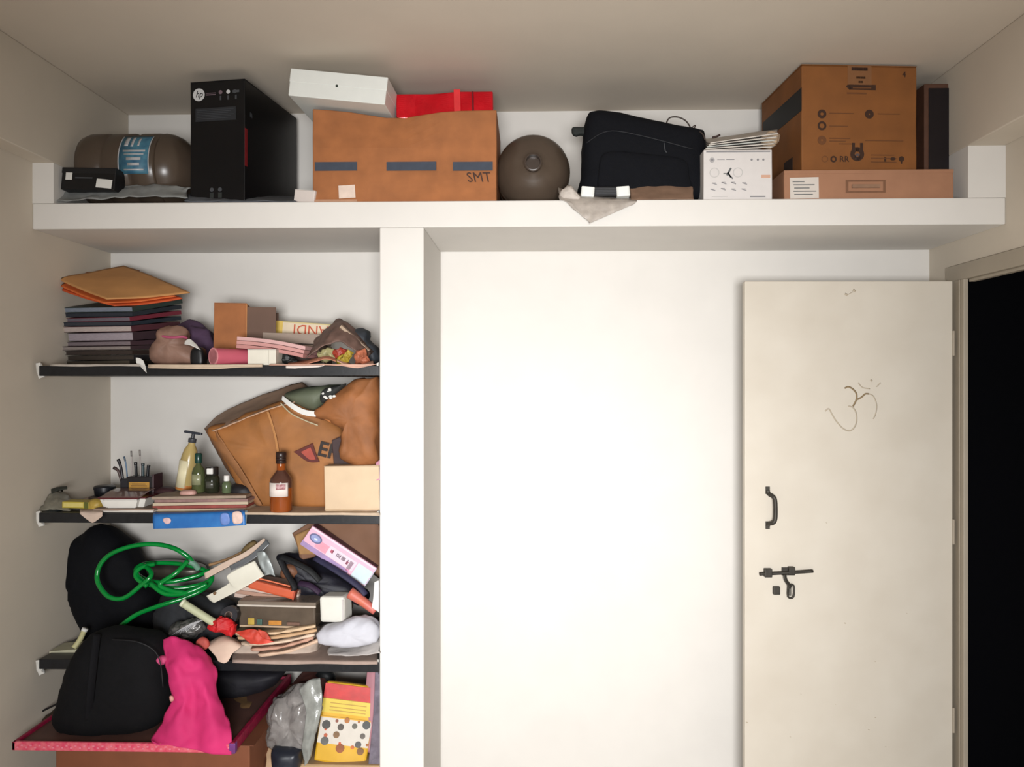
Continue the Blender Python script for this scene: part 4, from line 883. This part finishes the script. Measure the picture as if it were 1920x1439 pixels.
# white spatula, scrapers
ivory = mat((226, 222, 206), .4, .04, .03, 20)
sheet('spatula', [[(388, 1118, 2.86), (430, 1094, 2.86), (428, 1078, 2.86), (478, 1052, 2.88)], [(394, 1126, 2.855), (434, 1104, 2.855), (440, 1092, 2.855), (486, 1066, 2.875)], [(402, 1131, 2.85), (440, 1112, 2.85), (462, 1100, 2.85), (496, 1080, 2.87)]], ivory, .008, 0, 10,
      label='white plastic flat tool with a hanging hole in its handle', cat='tool')
puff('hanging_hole', [(399, 1113), (403, 1110), (406, 1113), (402, 1117)], 2.848, .004, mat((120, 90, 60), .7), rings=2, n=2, parent=bpy.data.objects['spatula'])
sheet('scraper', [[(384, 1076, 2.95), (420, 1056, 2.96), (460, 1036, 2.98), (496, 1010, 3.0)], [(386, 1086, 2.94), (424, 1066, 2.95), (464, 1046, 2.97), (500, 1018, 2.99)]], mat((226, 200, 180), .6, .06, .1, 30), .010, .001, 10, label='pale pink white stick sloping up behind the flat tool', cat='stick')
sheet('blade', [[(430, 1062, 2.93), (470, 1040, 2.95), (500, 1012, 2.97)], [(434, 1070, 2.925), (474, 1050, 2.945), (506, 1020, 2.965)]], mat((150, 154, 158), .25, .1, .02, metal=.7), .003, 0, label='thin grey metal blade lying across the pale stick', cat='blade')
sheet('metal_clip', [[(482, 1036, 2.94), (494, 1034, 2.94), (500, 1040, 2.94)], [(486, 1056, 2.93), (500, 1056, 2.93), (510, 1060, 2.93)], [(496, 1080, 2.92), (508, 1078, 2.92), (516, 1082, 2.92)]], mat((158, 164, 162), .35, .15, .1, metal=.3), .004, .003, 20, label='bent grey plastic strip right of the metal blade', cat='strip')
puff('ochre_rag', [(452, 1040), (458, 1024), (472, 1014), (482, 1018), (476, 1032), (462, 1044)], 3.06, .05, mat((128, 106, 66), .8, .2, .3, 24), wob=.004, label='small ochre rag behind the pale stick', cat='rag')
tube('wooden_stick', [(392, 1060, 3.03), (430, 1048, 3.04), (466, 1030, 3.05)], .006, mat((168, 130, 90), .7, .1, .1), label='thin brown wooden stick at the back of the lowest shelf', cat='stick')
# orange handle
ot = Box('orange_bar', 462, 550, 1092, 2.90, .03, Z3+.16, mat((206, 92, 56), .5, .1, .05, 14), H=.036, bev=.008, label='orange rectangular plastic bar in the middle of the lowest shelf heap', cat='bar')
ot.root.rotation_euler = (0, R(14), 0); ot.root.location = P(506, 1115, 2.87)
ot.part('bar_end', ot.W/2-.004, ot.W/2+.002, -.001, .031, .001, ot.H-.001, mat((176, 72, 44), .6, .1, .05))
tube('orange_rod', [(474, 1083, 2.868), (505, 1090, 2.866), (544, 1100, 2.866)], .003, mat((226, 120, 84), .5), label='thin orange rod lying on the orange bar', cat='rod')
# black strap heap
puff('black_strap_heap', [(522, 1046), (530, 1038), (560, 1040), (590, 1056), (640, 1082), (690, 1112), (676, 1130), (640, 1124), (590, 1118), (560, 1120), (545, 1108), (548, 1080), (536, 1064)], 3.0, .14, mat((22, 22, 34), .6, .4, .3, 20), p=2.6, wob=.010, freq=14,
     label='heap of black and navy fabric straps in front of the pink box', cat='straps')
for i, (pts, c) in enumerate([([(526, 1044, 2.92), (550, 1054, 2.90), (580, 1070, 2.89), (600, 1090, 2.89)], (16, 18, 20)), ([(524, 1048, 2.92), (538, 1076, 2.9), (552, 1100, 2.88), (550, 1110, 2.88)], (18, 18, 22)),
                              ([(590, 1046, 2.90), (630, 1070, 2.87), (670, 1098, 2.86), (686, 1116, 2.86)], (40, 38, 66)), ([(560, 1094, 2.89), (580, 1098, 2.88), (600, 1112, 2.88)], (44, 22, 50))]):
    tube('strap', pts, .012, mat(c, .7, .2, .2, 40), bpy.data.objects['black_strap_heap'], n=8, step=5, flat=.35)
puff('brown_pouch', [(526, 1072), (536, 1058), (552, 1060), (562, 1074), (548, 1086), (530, 1084)], 2.95, .05, mat((122, 80, 56), .6, .2, .2, 20), wob=.003, label='small tan pouch between the black straps and orange bar', cat='pouch')
# cartons behind
qb = sheet('brown_sheet_carton', [[(552, 1003, 3.02), (600, 976, 3.04), (660, 970, 3.06), (714, 968, 3.08)], [(560, 1025, 3.0), (620, 1000, 3.02), (670, 1002, 3.03), (714, 1030, 3.04)], [(568, 1050, 2.99), (630, 1040, 2.98), (680, 1060, 2.98), (714, 1082, 2.98)]],
           mat((128, 92, 70), .75, .12, .15, 10), .05, .002, 8, label='brown carton pushed in behind the pink box under the middle shelf', cat='box')
sheet('carton_side', [[(553, 1004, 2.985), (575, 994, 2.985), (590, 988, 2.985)], [(562, 1040, 2.965), (580, 1040, 2.965), (598, 1040, 2.965)]], mat((164, 124, 78), .75, .1, .1), .003, .0, parent=qb)
q0 = P(590, 984, 2.93)
pbx = empty('pink_box', (q0.x, 2.90, q0.z), (R(-4), R(34), R(4)), label='pink and purple printed box with an oval blue emblem, tilted against the pillar', cat='box')
pk_m = mat((222, 168, 190), .4, .06, .02, 14)
L_, Hh, Dd = .293, .082, .075
link('body', box_mesh(0, L_, 0, Dd, -Hh, 0, .002), pk_m, pbx)
def pr(x0, x1, z0, z1, m, name='printed_panel', off=0): return link(name, box_mesh(x0, x1, -.0012-off, 0-off, z0, z1), m, pbx)
pr(.004, .29, -.008, -.001, mat((236, 200, 212), .4, .05, 0), 'printed_line'); pr(.10, .22, -.062, -.022, mat((214, 196, 208), .4, .05, 0)); pr(.225, .29, -.078, -.02, mat((196, 214, 222), .4, .05, 0))
pr(.0, .21, -.082, -.064, mat((150, 120, 170), .4, .15, 0)); pr(.05, .10, -.06, -.03, mat((226, 140, 160), .4, .1, 0)); pr(.195, .21, -.07, -.03, mat((220, 140, 180), .4, .1, 0))
def ell(x, z, a, b_, m, off, nme='printed_emblem'):
    o = link(nme, lathe_mesh([(a, 0), (a, .001)], 28, 1, b_/a), m, pbx, (x, -.001-off, z)); o.rotation_euler = (R(90), 0, 0)
ell(.038, -.032, .026, .017, mat((70, 70, 120), .4, .1, 0), 0); ell(.038, -.032, .020, .012, mat((130, 140, 190), .4, .1, 0), .001); ell(.040, -.034, .008, .004, mat((200, 210, 230), .4, .1, 0), .002)
dkp = mat((96, 60, 84), .5, .2, 0)
for x in (.118, .137, .142, .147, .152, .160, .164, .168, .172, .185): pr(x, x+.003, -.046 if x < .18 else -.05, -.032, dkp, 'printed_symbol', .001)
pr(.11, .122, -.045, -.033, mat((170, 60, 90), .5), 'printed_symbol', .001); pr(.183, .192, -.05, -.038, mat((160, 70, 100), .5), 'printed_symbol', .001)
link('lid_edge', box_mesh(L_-.001, L_+.0015, 0, Dd, -Hh, 0, .0005), mat((180, 190, 210), .4, .1, 0), pbx)
link('top_flap', box_mesh(.0, L_, .002, Dd, .0, .002, .0005), mat((110, 60, 80), .5, .2, 0), pbx, label=None) if False else link('top_flap', box_mesh(.0, L_, .002, Dd, .0, .002, .0005), mat((130, 80, 100), .5, .2, 0), pbx)
puff('brown_paper_heap', [(580, 1090), (600, 1084), (640, 1100), (660, 1130), (650, 1150), (590, 1150), (572, 1140)], 3.04, .12, mat((106, 88, 68), .8, .2, .3, 20), p=2.6, wob=.006, label='dark beige crumpled paper behind the white cube', cat='paper')
# orange tube right
tube('orange_tube', [(656, 1112, 2.86), (680, 1128, 2.855), (704, 1147, 2.85)], .022, mat((208, 112, 74), .5, .12, .05, 14, rgb2=(206, 110, 110)), None, n=16, step=4, rfn=lambda t: 1-.35*t, label='tapering orange pink tube under the end of the pink box', cat='tube')
wc = Box('white_cube', 597, 646, 1121, 2.84, .08, P(620, 1170, 2.84).z, mat((232, 230, 220), .6, .03, .1, 20), rz=R(-10), ry=R(-2), bev=.010, cuts=2, wob=.0012, label='white rounded cube on the heap right of the clear plastic boxes', cat='box')
wc.rect(.92, .1, .99, .9, mat((206, 200, 196), .6), 'side_fold', off=.001)
puff('cloth_prop', [(600, 1178), (640, 1170), (700, 1166), (708, 1190), (620, 1200)], 2.93, .14, mat((150, 140, 132), .8, .1, .2), wob=.004, label='grey cloth lump supporting the white cube', cat='cloth')
puff('white_cloth', [(594, 1190), (606, 1178), (630, 1170), (656, 1160), (680, 1156), (700, 1160), (712, 1172), (712, 1196), (700, 1206), (650, 1212), (610, 1208), (596, 1202)], 2.83, .10, mat((206, 206, 214), .85, .04, .25, 14), p=2.6, wob=.007, freq=16,
     label='white folded cloth at the pillar end of the lowest shelf', cat='cloth')
sheet('clear_wrap', [[(620, 1212, 2.86), (660, 1212, 2.86), (712, 1196, 2.86)], [(614, 1222, 2.82), (664, 1220, 2.82), (713, 1208, 2.82)], [(616, 1230, 2.79), (664, 1230, 2.785), (714, 1226, 2.785)]], mat((190, 184, 180), .2, .12, .2, 24), .003, .004, 24, label='clear crinkled wrapping under the white cloth', cat='wrapping')
sheet('white_card', [[(702, 1092, 2.80), (712, 1088, 2.80)], [(700, 1120, 2.80), (713, 1120, 2.80)], [(697, 1140, 2.80), (713, 1150, 2.80)]], white_m, .002, .0005, label='narrow white card standing against the pillar below the pink box', cat='card')
# clear plastic boxes with contents
def clear(name, x0, x1, yt, yb, Y, D, c, label, wob=.002):
    a, b2 = P(x0, yt, Y), P(x1, yb, Y)
    r = empty(name, ((a.x+b2.x)/2, Y, b2.z), (0, 0, R(-3)), label=label, cat='container'); W, H = b2.x-a.x, a.z-b2.z
    link('body', box_mesh(-W/2, W/2, 0, D, 0, H*.84, .006, 3, wob), mat(c, .15, .2, .05, 14, trans=.3), r)
    link('lid', box_mesh(-W/2-.003, W/2+.003, -.003, D+.003, H*.85, H, .003, 2, wob*.4), mat(tuple(min(255, v+30) for v in c), .2, .1, .05, 14, trans=.2), r)
    link('rim', box_mesh(-W/2-.004, W/2+.004, -.005, -.001, H*.80, H*.87, .001), mat((206, 196, 184), .3), r)
    link('base_rim', box_mesh(-W/2+.004, W/2-.004, -.002, 0, .0, H*.07, .001), mat((206, 180, 150), .3), r)
    return r
cb = clear('clear_box', 446, 592, 1128, 1178, 2.86, .14, (112, 98, 84), 'clear plastic box of small things in the middle of the lowest shelf')
link('contents', box_mesh(-.12, -.05, .006, .05, .004, .05, .006), mat((60, 56, 50), .5, .3, .2), cb)
for i, (x0, x1, c) in enumerate(((-.11, -.085, (190, 160, 70)), (-.075, -.055, (70, 100, 90)), (-.03, .02, (206, 140, 60)), (.04, .09, (120, 90, 76)))):
    link('trinket', box_mesh(x0, x1, -.006, .0, .01, .035-.004*i, .002), mat(c, .5, .2, .1), cb)
# fanned papers below
for i, (xa, ya, xb, yb, c, lab) in enumerate([(440, 1186, 592, 1172, (226, 196, 160), 'cream paper strip topmost of the fan under the clear box'), (446, 1194, 594, 1180, (214, 176, 136), 'buff paper strip second in the fan under the clear box'),
      (452, 1206, 590, 1188, (232, 208, 184), 'pale paper strip third in the fan under the clear box'), (470, 1216, 588, 1194, (206, 160, 138), 'pinkish paper strip fourth in the fan under the clear box'), (484, 1226, 596, 1200, (222, 190, 164), 'lowest paper strip of the fan under the clear box')]):
    Y = 2.83-i*.006
    sheet('paper_sheet', [[(xa+14, ya-12, Y+.12), ((xa+xb)/2, (ya+yb)/2-6, Y+.12), (xb, yb-8, Y+.12)], [(xa, ya, Y), ((xa+xb)/2, (ya+yb)/2+6, Y), (xb, yb, Y)], [(xa+4, ya+6, Y-.006), ((xa+xb)/2, (ya+yb)/2+11, Y-.006), (xb, yb+5, Y-.006)]], mat(c, .8, .08, .1, 30), .0018, .004, 24, seed=i*3, label=lab, cat='paper', group='fanned papers on the lowest shelf')
puff('paper_pile', [(440, 1200), (480, 1190), (590, 1180), (600, 1215), (600, 1232), (430, 1234)], 2.93, .16, mat((196, 176, 160), .8, .15, .2, 30), p=4, wob=.004, label='pile of crumpled pale papers lying under the clear box', cat='paper')
liner(Z3, [(436, 0), (480, 1), (540, 2), (600, 0), (660, 1), (708, 0)], mat((176, 154, 142), .85, .1, .1, 30), 'mauve grey newspaper lining on the lowest shelf', seed=14)
leafs('paper_bundle', 438, 560, 1098, 1130, 2.93, .12, 4, [mat((214, 190, 176), .8, .1, .2, 60, kind='pages'), mat((190, 150, 130), .8, .1, .2, 60, kind='pages')], ['pinkish paper bundle lowest below the orange bar', 'brownish paper bundle second below the orange bar', 'pinkish paper bundle third below the orange bar', 'brownish paper bundle topmost below the orange bar'], 'paper bundle', ry=R(7), rz=R(-4))
# round torch-like black thing
tb = empty('black_roll', (P(436, 1140, 2.86).x, 2.86, P(436, 1152, 2.86).z), (R(80), R(10), 0), label='black tape roll seen end on at the left of the clear box', cat='tape roll')
lathe('roll', [(.014, 0), (.030, 0), (.032, .004), (.032, .04), (.014, .04), (.014, 0)], mat((34, 32, 38), .4, .2, .05), tb); lathe('core', [(.012, .001), (.0145, .001), (.0145, .042), (.012, .042), (.012, .001)], mat((120, 100, 90), .7), tb)
# candle like roll and red cloth
tube('cream_roll', [(344, 1132, 2.80), (372, 1150, 2.80), (404, 1170, 2.80)], .0145, mat((196, 200, 164), .5, .08, .05, 16), None, n=14, step=4, label='cream coloured roll pointing into the red cloth', cat='roll')
tube('roll_end', [(341, 1130, 2.80), (345, 1132.5, 2.80)], .0152, mat((222, 224, 196), .5), bpy.data.objects['cream_roll'], n=14, step=2)
redc = mat((206, 28, 34), .6, .2, .3, 20)
puff('red_cloth', [(394, 1176), (402, 1162), (416, 1154), (434, 1166), (442, 1178), (434, 1190), (414, 1188)], 2.80, .06, redc, p=2.3, wob=.016, freq=24, label='bright red cloth at the end of the cream roll', cat='cloth')
sheet('red_net', [[(440, 1186, 2.80), (470, 1180, 2.80), (486, 1184, 2.80)], [(456, 1196, 2.79), (478, 1194, 2.79), (492, 1196, 2.79)], [(470, 1208, 2.79), (494, 1208, 2.785), (514, 1204, 2.79)]], mat((206, 66, 48), .6, .3, .3, 30), .003, .005, 30, label='torn orange red plastic scrap on the fanned papers', cat='scrap')
sheet('red_scrap', [[(484, 1180, 2.80), (500, 1186, 2.80)], [(488, 1200, 2.79), (508, 1200, 2.79)]], mat((200, 70, 50), .6, .3, .3, 30), .002, .004, 40, parent=bpy.data.objects['red_net'])
sheet('cream_cloth', [[(388, 1206, 2.84), (420, 1194, 2.84), (446, 1202, 2.84)], [(390, 1214, 2.79), (424, 1204, 2.785), (452, 1212, 2.79)], [(404, 1230, 2.77), (424, 1228, 2.765), (436, 1226, 2.77)], [(410, 1240, 2.765), (420, 1244, 2.76), (428, 1240, 2.765)]],
      mat((224, 196, 176), .8, .1, .15, 14), .006, .003, 16, label='cream pink cloth hanging over the lowest shelf edge', cat='cloth')
puff('red_paper', [(368, 1206), (378, 1196), (390, 1200), (392, 1212), (380, 1220)], 2.79, .03, mat((196, 86, 76), .7, .2, .2), wob=.003, label='small reddish scrap beside the cream pink cloth', cat='scrap')
# left end of the lowest shelf
tube('cream_tube', [(158, 1183, 2.90), (150, 1200, 2.88), (138, 1216, 2.86)], .010, mat((206, 200, 150), .5, .1, .05), None, n=12, step=4, label='yellowish cream tube leaning at the left end of the lowest shelf', cat='tube')
tube('tube_cap', [(160, 1179, 2.90), (157, 1185, 2.90)], .0115, white_m, bpy.data.objects['cream_tube'], n=12, step=2)
leafs('grey_pad', 92, 152, 1219, 1243, 2.86, .1, 3, [mat((120, 112, 100), .8, .2, .2), mat((84, 80, 78), .8, .2, .2), mat((190, 186, 160), .8, .1, .1)], ['grey pad lowest at the left end of the lowest shelf', 'dark grey pad in the middle at the left end of the lowest shelf', 'cream pad topmost at the left end of the lowest shelf'], 'pad', ry=R(-4))

# ---------------------------------------------------------------- below: front bag, pink cloth, tray, cartons
TZ = 0.455
# low table or tray with a pink patterned rim standing out of the alcove
tx0, tx1, ty0, ty1 = P(22, 1400, 2.60).x, P(440, 1400, 2.60).x, 2.60, 3.22
tr_ = empty('tray', ((tx0+tx1)/2, (ty0+ty1)/2, TZ-.03), (0, 0, 0), label='flat tray board with a pink patterned rim under the black bag', cat='tray')
W2, D2 = (tx1-tx0)/2, (ty1-ty0)/2
board_m = mat((96, 66, 58), .5, .2, .05, 10); rim_m = mat((222, 60, 98), .5, .35, .05, 70, rgb2=(236, 120, 130)); rimr_m = mat((150, 24, 62), .5, .3, .05, 60)
link('board', box_mesh(-W2+.012, W2-.012, -D2+.012, D2-.012, .004, .020, .002), board_m, tr_)
link('rim', box_mesh(-W2, W2, -D2, -D2+.013, 0, .030, .003), rim_m, tr_); link('rim', box_mesh(-W2, W2, D2-.013, D2, 0, .030, .003), rimr_m, tr_)
link('rim', box_mesh(-W2, -W2+.013, -D2, D2, 0, .030, .003), rimr_m, tr_); link('rim', box_mesh(W2-.016, W2, -D2, D2, 0, .036, .003), rimr_m, tr_)
bd = mat((240, 130, 150), .4, .1, 0)
me_dot = box_mesh(-.004, .004, -.0012, 0, -.003, .003, .001)
for i in range(48):
    o = bpy.data.objects.new('rim_dot', me_dot); COL.objects.link(o); o.parent = tr_; o.location = (-W2+.02+i*(2*W2-.04)/47, -D2-.0002, .012+.007*(i % 2))
me_dot.materials.append(bd)
link('corner_cap', box_mesh(W2-.02, W2+.002, -D2-.002, -D2+.02, -.002, .034, .003), mat((120, 60, 130), .5, .2), tr_)
Box('table_carton', 104, 468, 1413, 2.66, .55, 0.0, mat((128, 74, 46), .75, .1, .12, 10), H=TZ-.033, bev=.004, cuts=3, wob=.001, label='large brown carton on the floor carrying the pink rimmed tray', cat='box').part('flap', -.36, .36, .0, .27, TZ-.0335, TZ-.0315, mat((118, 68, 42), .75, .1, .12, 10))
# papers on the tray
sheet('cardboard', [[(405, 1290, 3.14), (440, 1286, 3.14), (480, 1300, 3.10)], [(410, 1318, 3.0), (440, 1320, 2.96), (470, 1324, 2.94)], [(420, 1350, 2.84), (440, 1365, 2.80), (452, 1360, 2.82)]], mat((130, 98, 62), .7, .2, .15, 12), .003, .004, 12, label='brown cardboard sheet lying on the tray right of the pink cloth', cat='cardboard')
sheet('green_wrapper', [[(210, 1368, 2.74), (228, 1366, 2.74), (244, 1366, 2.74)], [(212, 1376, 2.70), (228, 1375, 2.70), (240, 1374, 2.70)]], mat((130, 156, 110), .4, .3, .1), .003, .001, 30, label='small pale green wrapper on the tray in front of the black bag', cat='wrapper')
sheet('brown_cloth', [[(78, 1330, 3.0), (110, 1312, 3.02), (150, 1316, 3.0)], [(76, 1350, 2.86), (110, 1345, 2.84), (150, 1350, 2.84)], [(96, 1372, 2.74), (116, 1376, 2.72), (150, 1378, 2.72)]], mat((84, 66, 48), .8, .25, .3, 20), .006, .008, 22, label='crumpled dark brown cloth left of the black bag on the tray', cat='cloth')
tube('black_cable', [(76, 1336, 2.86), (96, 1326, 2.86), (118, 1316, 2.86), (130, 1322, 2.84)], .0035, black_m, None, n=8, label='thin black cable on the brown cloth at the left wall', cat='cable')
fbag = puff('black_backpack', [(150, 1216), (172, 1190), (210, 1178), (260, 1180), (300, 1192), (316, 1230), (322, 1290), (316, 1330), (296, 1358), (250, 1372), (190, 1380), (150, 1380), (118, 1370), (106, 1350), (116, 1310), (124, 1270), (136, 1240)], 2.73, .20, mat((8, 8, 11), .85, .2, .25, 40, spec=.2), p=2.8, wob=.008, freq=8, n=5, rings=10, zmin=.448,
     label='large black bag standing on the tray in front of the lowest shelf', cat='bag')
tube('bag_strap', [(182, 1190, 2.66), (176, 1240, 2.625), (170, 1300, 2.62), (166, 1350, 2.64)], .014, mat((11, 11, 15), .85, .1, .2, 40, spec=.2), fbag, n=8, step=6, flat=.3)
tube('zip', [(210, 1200, 2.64), (260, 1205, 2.635), (296, 1230, 2.65), (306, 1290, 2.65)], .002, mat((18, 18, 22), .6), fbag)
pink_m = mat((214, 44, 112), .8, .08, .1, 12)
pc = sheet('pink_cloth', [[(308, 1200, 2.72), (322, 1195, 2.71), (350, 1202, 2.72), (372, 1212, 2.74), (392, 1230, 2.77)], [(308, 1225, 2.70), (330, 1232, 2.67), (352, 1228, 2.67), (380, 1236, 2.70), (403, 1254, 2.73)], [(309, 1250, 2.67), (330, 1252, 2.645), (356, 1258, 2.66), (382, 1262, 2.67), (405, 1274, 2.71)],
      [(318, 1284, 2.65), (338, 1288, 2.63), (360, 1285, 2.65), (384, 1290, 2.64), (408, 1292, 2.69)], [(320, 1318, 2.65), (342, 1322, 2.62), (366, 1318, 2.645), (392, 1322, 2.63), (414, 1320, 2.68)], [(304, 1352, 2.65), (332, 1350, 2.61), (366, 1354, 2.63), (396, 1352, 2.61), (428, 1350, 2.66)],
      [(284, 1384, 2.63), (326, 1378, 2.60), (362, 1384, 2.61), (400, 1382, 2.595), (434, 1376, 2.62)], [(286, 1390, 2.60), (326, 1400, 2.59), (364, 1406, 2.59), (400, 1414, 2.585), (434, 1416, 2.60)]], pink_m, .004, .010, 13, nu=7, nv=6, seed=4, label='bright pink cloth hanging from the shelf over the tray edge', cat='cloth')
puff('pink_knot', [(294, 1238), (300, 1230), (312, 1232), (314, 1242), (304, 1248)], 2.69, .03, mat((214, 80, 130), .8, .1, .2), wob=.003, parent=pc)
puff('beige_button', [(318, 1306), (324, 1306), (326, 1314), (320, 1316)], 2.635, .012, mat((210, 150, 140), .6), rings=3, n=3, parent=pc)
# under the lowest shelf, right half
puff('dark_mass', [(402, 1250), (440, 1246), (500, 1248), (536, 1256), (516, 1282), (470, 1300), (430, 1306), (408, 1296)], 3.10, .20, mat((22, 20, 28), .7, .3, .2, 20), p=3, wob=.005, label='dark rounded mass at the back under the lowest shelf', cat='bundle')  # dark rounded body at the back below the shelf
puff('brown_bundle', [(548, 1300), (552, 1278), (572, 1262), (600, 1258), (622, 1262), (620, 1290), (596, 1312), (564, 1316)], 3.12, .14, mat((116, 72, 64), .7, .25, .2, 14), p=2.6, wob=.006, label='maroon brown cloth bundle at the back under the lowest shelf', cat='bundle')
puff('grey_lump', [(588, 1278), (598, 1257), (616, 1256), (628, 1268), (622, 1286)], 3.1, .06, mat((40, 42, 44), .5, .2, .1), wob=.003, label='small dark grey lump behind the yellow and red packet', cat='lump')
cl_m = mat((190, 184, 180), .15, .2, .4, 30, trans=.55)
puff('clear_bag', [(500, 1380), (502, 1340), (515, 1316), (540, 1298), (562, 1290), (592, 1300), (604, 1330), (594, 1370), (580, 1400), (545, 1410), (515, 1404)], 2.86, .16, cl_m, p=2.4, wob=.016, freq=16, n=7, rings=12, label='big crumpled transparent plastic bag beside the yellow and red packet', cat='plastic bag')
sheet('bag_tail', [[(560, 1292, 2.80), (580, 1276, 2.80), (600, 1272, 2.82)], [(574, 1340, 2.775), (590, 1330, 2.77), (604, 1320, 2.78)], [(566, 1400, 2.77), (580, 1390, 2.76), (592, 1376, 2.77)], [(572, 1436, 2.78), (578, 1430, 2.77), (584, 1420, 2.78)]], mat((150, 152, 146), .2, .2, .3, 30), .002, .006, 24, parent=bpy.data.objects['clear_bag.001'])
pq = P(636, 1439, 2.84)
pa = empty('packet', (pq.x, 2.84, P(636, 1434, 2.84).z), (R(-10), R(8), R(4)), label='yellow and red printed packet with rings pattern under the lowest shelf', cat='packet')
PW, PH = .195, .285
link('body', box_mesh(-PW/2, PW/2, 0, .035, 0, PH, .008, 6, .003), mat((226, 176, 48), .35, .08, .08, 12), pa)
def pp(u0, v0, u1, v1, m, nme='printed_panel', off=0): return link(nme, box_mesh(-PW/2+u0*PW, -PW/2+u1*PW, -.005-off, -.0035-off, v0*PH, v1*PH, 0), m, pa)
pp(.0, .80, 1, .985, mat((200, 40, 36), .4, .15, .05), 'red_top'); pp(.0, .62, 1, .795, mat((224, 196, 70), .4, .08, .02)); pp(.02, .24, .99, .56, mat((216, 208, 196), .4, .05, .02), 'cream_panel')
for v in (.74, .69, .65): pp(.15, v, .85, v+.01, mat((190, 150, 60), .5), 'printed_line', .0015)
pp(.0, .56, 1, .575, mat((226, 170, 40), .4), 'printed_line'); 
random.seed(3)
rings_ = [(.14, .47, .016, (70, 68, 62)), (.42, .46, .012, (84, 74, 64)), (.68, .49, .010, (100, 96, 84)), (.9, .52, .015, (76, 78, 76)), (.16, .34, .007, (190, 90, 50)), (.36, .36, .012, (130, 96, 60)), (.86, .38, .010, (100, 92, 84)), (.16, .27, .015, (96, 96, 92)),
          (.80, .27, .012, (90, 86, 84)), (.47, .20, .016, (150, 84, 40)), (.86, .19, .013, (130, 90, 50)), (.52, .55, .010, (176, 110, 50)), (.33, .53, .006, (140, 80, 60)), (.75, .55, .005, (170, 110, 60)), (.14, .41, .004, (200, 90, 50)), (.45, .26, .005, (206, 90, 50)), (.97, .28, .005, (170, 100, 50)), (.70, .23, .007, (206, 110, 50))]
for u, v, r_, c in rings_:
    o = link('printed_ring', lathe_mesh([(r_*.45, 0), (r_, 0), (r_, .0012), (r_*.45, .0012)], 18), mat(c, .5, .2, 0), pa, (-PW/2+u*PW, -.005, v*PH)); o.rotation_euler = (R(90), 0, 0)
sheet('pink_board', [[(688, 1258, 2.92), (700, 1248, 2.90), (713, 1250, 2.88)], [(684, 1320, 2.90), (698, 1320, 2.88), (710, 1330, 2.87)], [(676, 1400, 2.88), (690, 1410, 2.865), (700, 1420, 2.86)]], mat((204, 148, 158), .6, .08, .05, 12), .004, .002, 8, label='pink board standing between the yellow packet and the pillar', cat='board')
sheet('clear_sleeve', [[(704, 1250, 2.84), (713, 1250, 2.84)], [(700, 1340, 2.83), (713, 1340, 2.83)], [(694, 1400, 2.83), (713, 1405, 2.83)], [(690, 1445, 2.83), (713, 1445, 2.83)]], mat((120, 112, 124), .2, .3, .2, 30), .002, .005, 20, label='grey transparent sleeve pressed against the pillar below the lowest shelf', cat='sleeve')
puff('navy_cloth', [(512, 1404), (530, 1398), (560, 1404), (566, 1424), (556, 1450), (520, 1450), (510, 1430)], 2.79, .10, mat((34, 38, 50), .4, .2, .1, 16), p=2.6, wob=.005, label='dark navy cloth lump at the bottom below the clear plastic bag', cat='lump')
lc = Box('lower_carton', 500, 712, 1436, 2.82, .40, 0.0, mat((190, 158, 116), .7, .08, .1, 12), bev=.004, cuts=2, wob=.001, label='beige carton on the floor under the yellow packet and plastic bag', cat='box')
lc.part('flap', -lc.W/2, lc.W/2, 0, lc.D/2-.001, lc.H, lc.H+.003, mat((180, 148, 108), .7, .08, .1, 12)); lc.part('flap', -lc.W/2, lc.W/2, lc.D/2+.001, lc.D, lc.H, lc.H+.003, mat((180, 148, 108), .7, .08, .1, 12))
sheet('beige_paper', [[(498, 1404, 2.86), (512, 1400, 2.86), (524, 1408, 2.86)], [(500, 1425, 2.81), (514, 1428, 2.80), (530, 1436, 2.81)], [(498, 1440, 2.80), (516, 1446, 2.79), (540, 1448, 2.80)]], mat((206, 172, 136), .8, .08, .1), .003, .002, 14, label='beige paper sheet hanging left of the navy lump', cat='paper')

# repeats that belong together share a group
for o in bpy.data.objects:
    if o.parent is None and 'category' in o and 'group' not in o:
        base = o.name.split('.')[0]; l = o['label']
        g = {'plug': 'white plug cubes on the loft edge', 'water_can': 'brown water cans on the loft', 'plaster_patch': 'plaster patches at the shelf ends', 'shelf': 'black stone shelves',
             'pink_pad': 'pink pads on the top shelf', 'paper_bundle': 'paper bundles below the orange bar', 'grey_pad': 'pads at the left end of the lowest shelf', 'newspaper_pad': 'folded newspapers under the white dish'}.get(base)
        if base == 'magazine': g = 'magazines under the bottles' if 'pile' in l else 'magazines below the yellow box'
        if base == 'paper_bag': g = 'brown paper bags on the middle shelf'
        if o['category'] == 'bottle' and 'syrup' not in l: g = 'bottles on the flat pile of magazines'
        if g: o['group'] = g
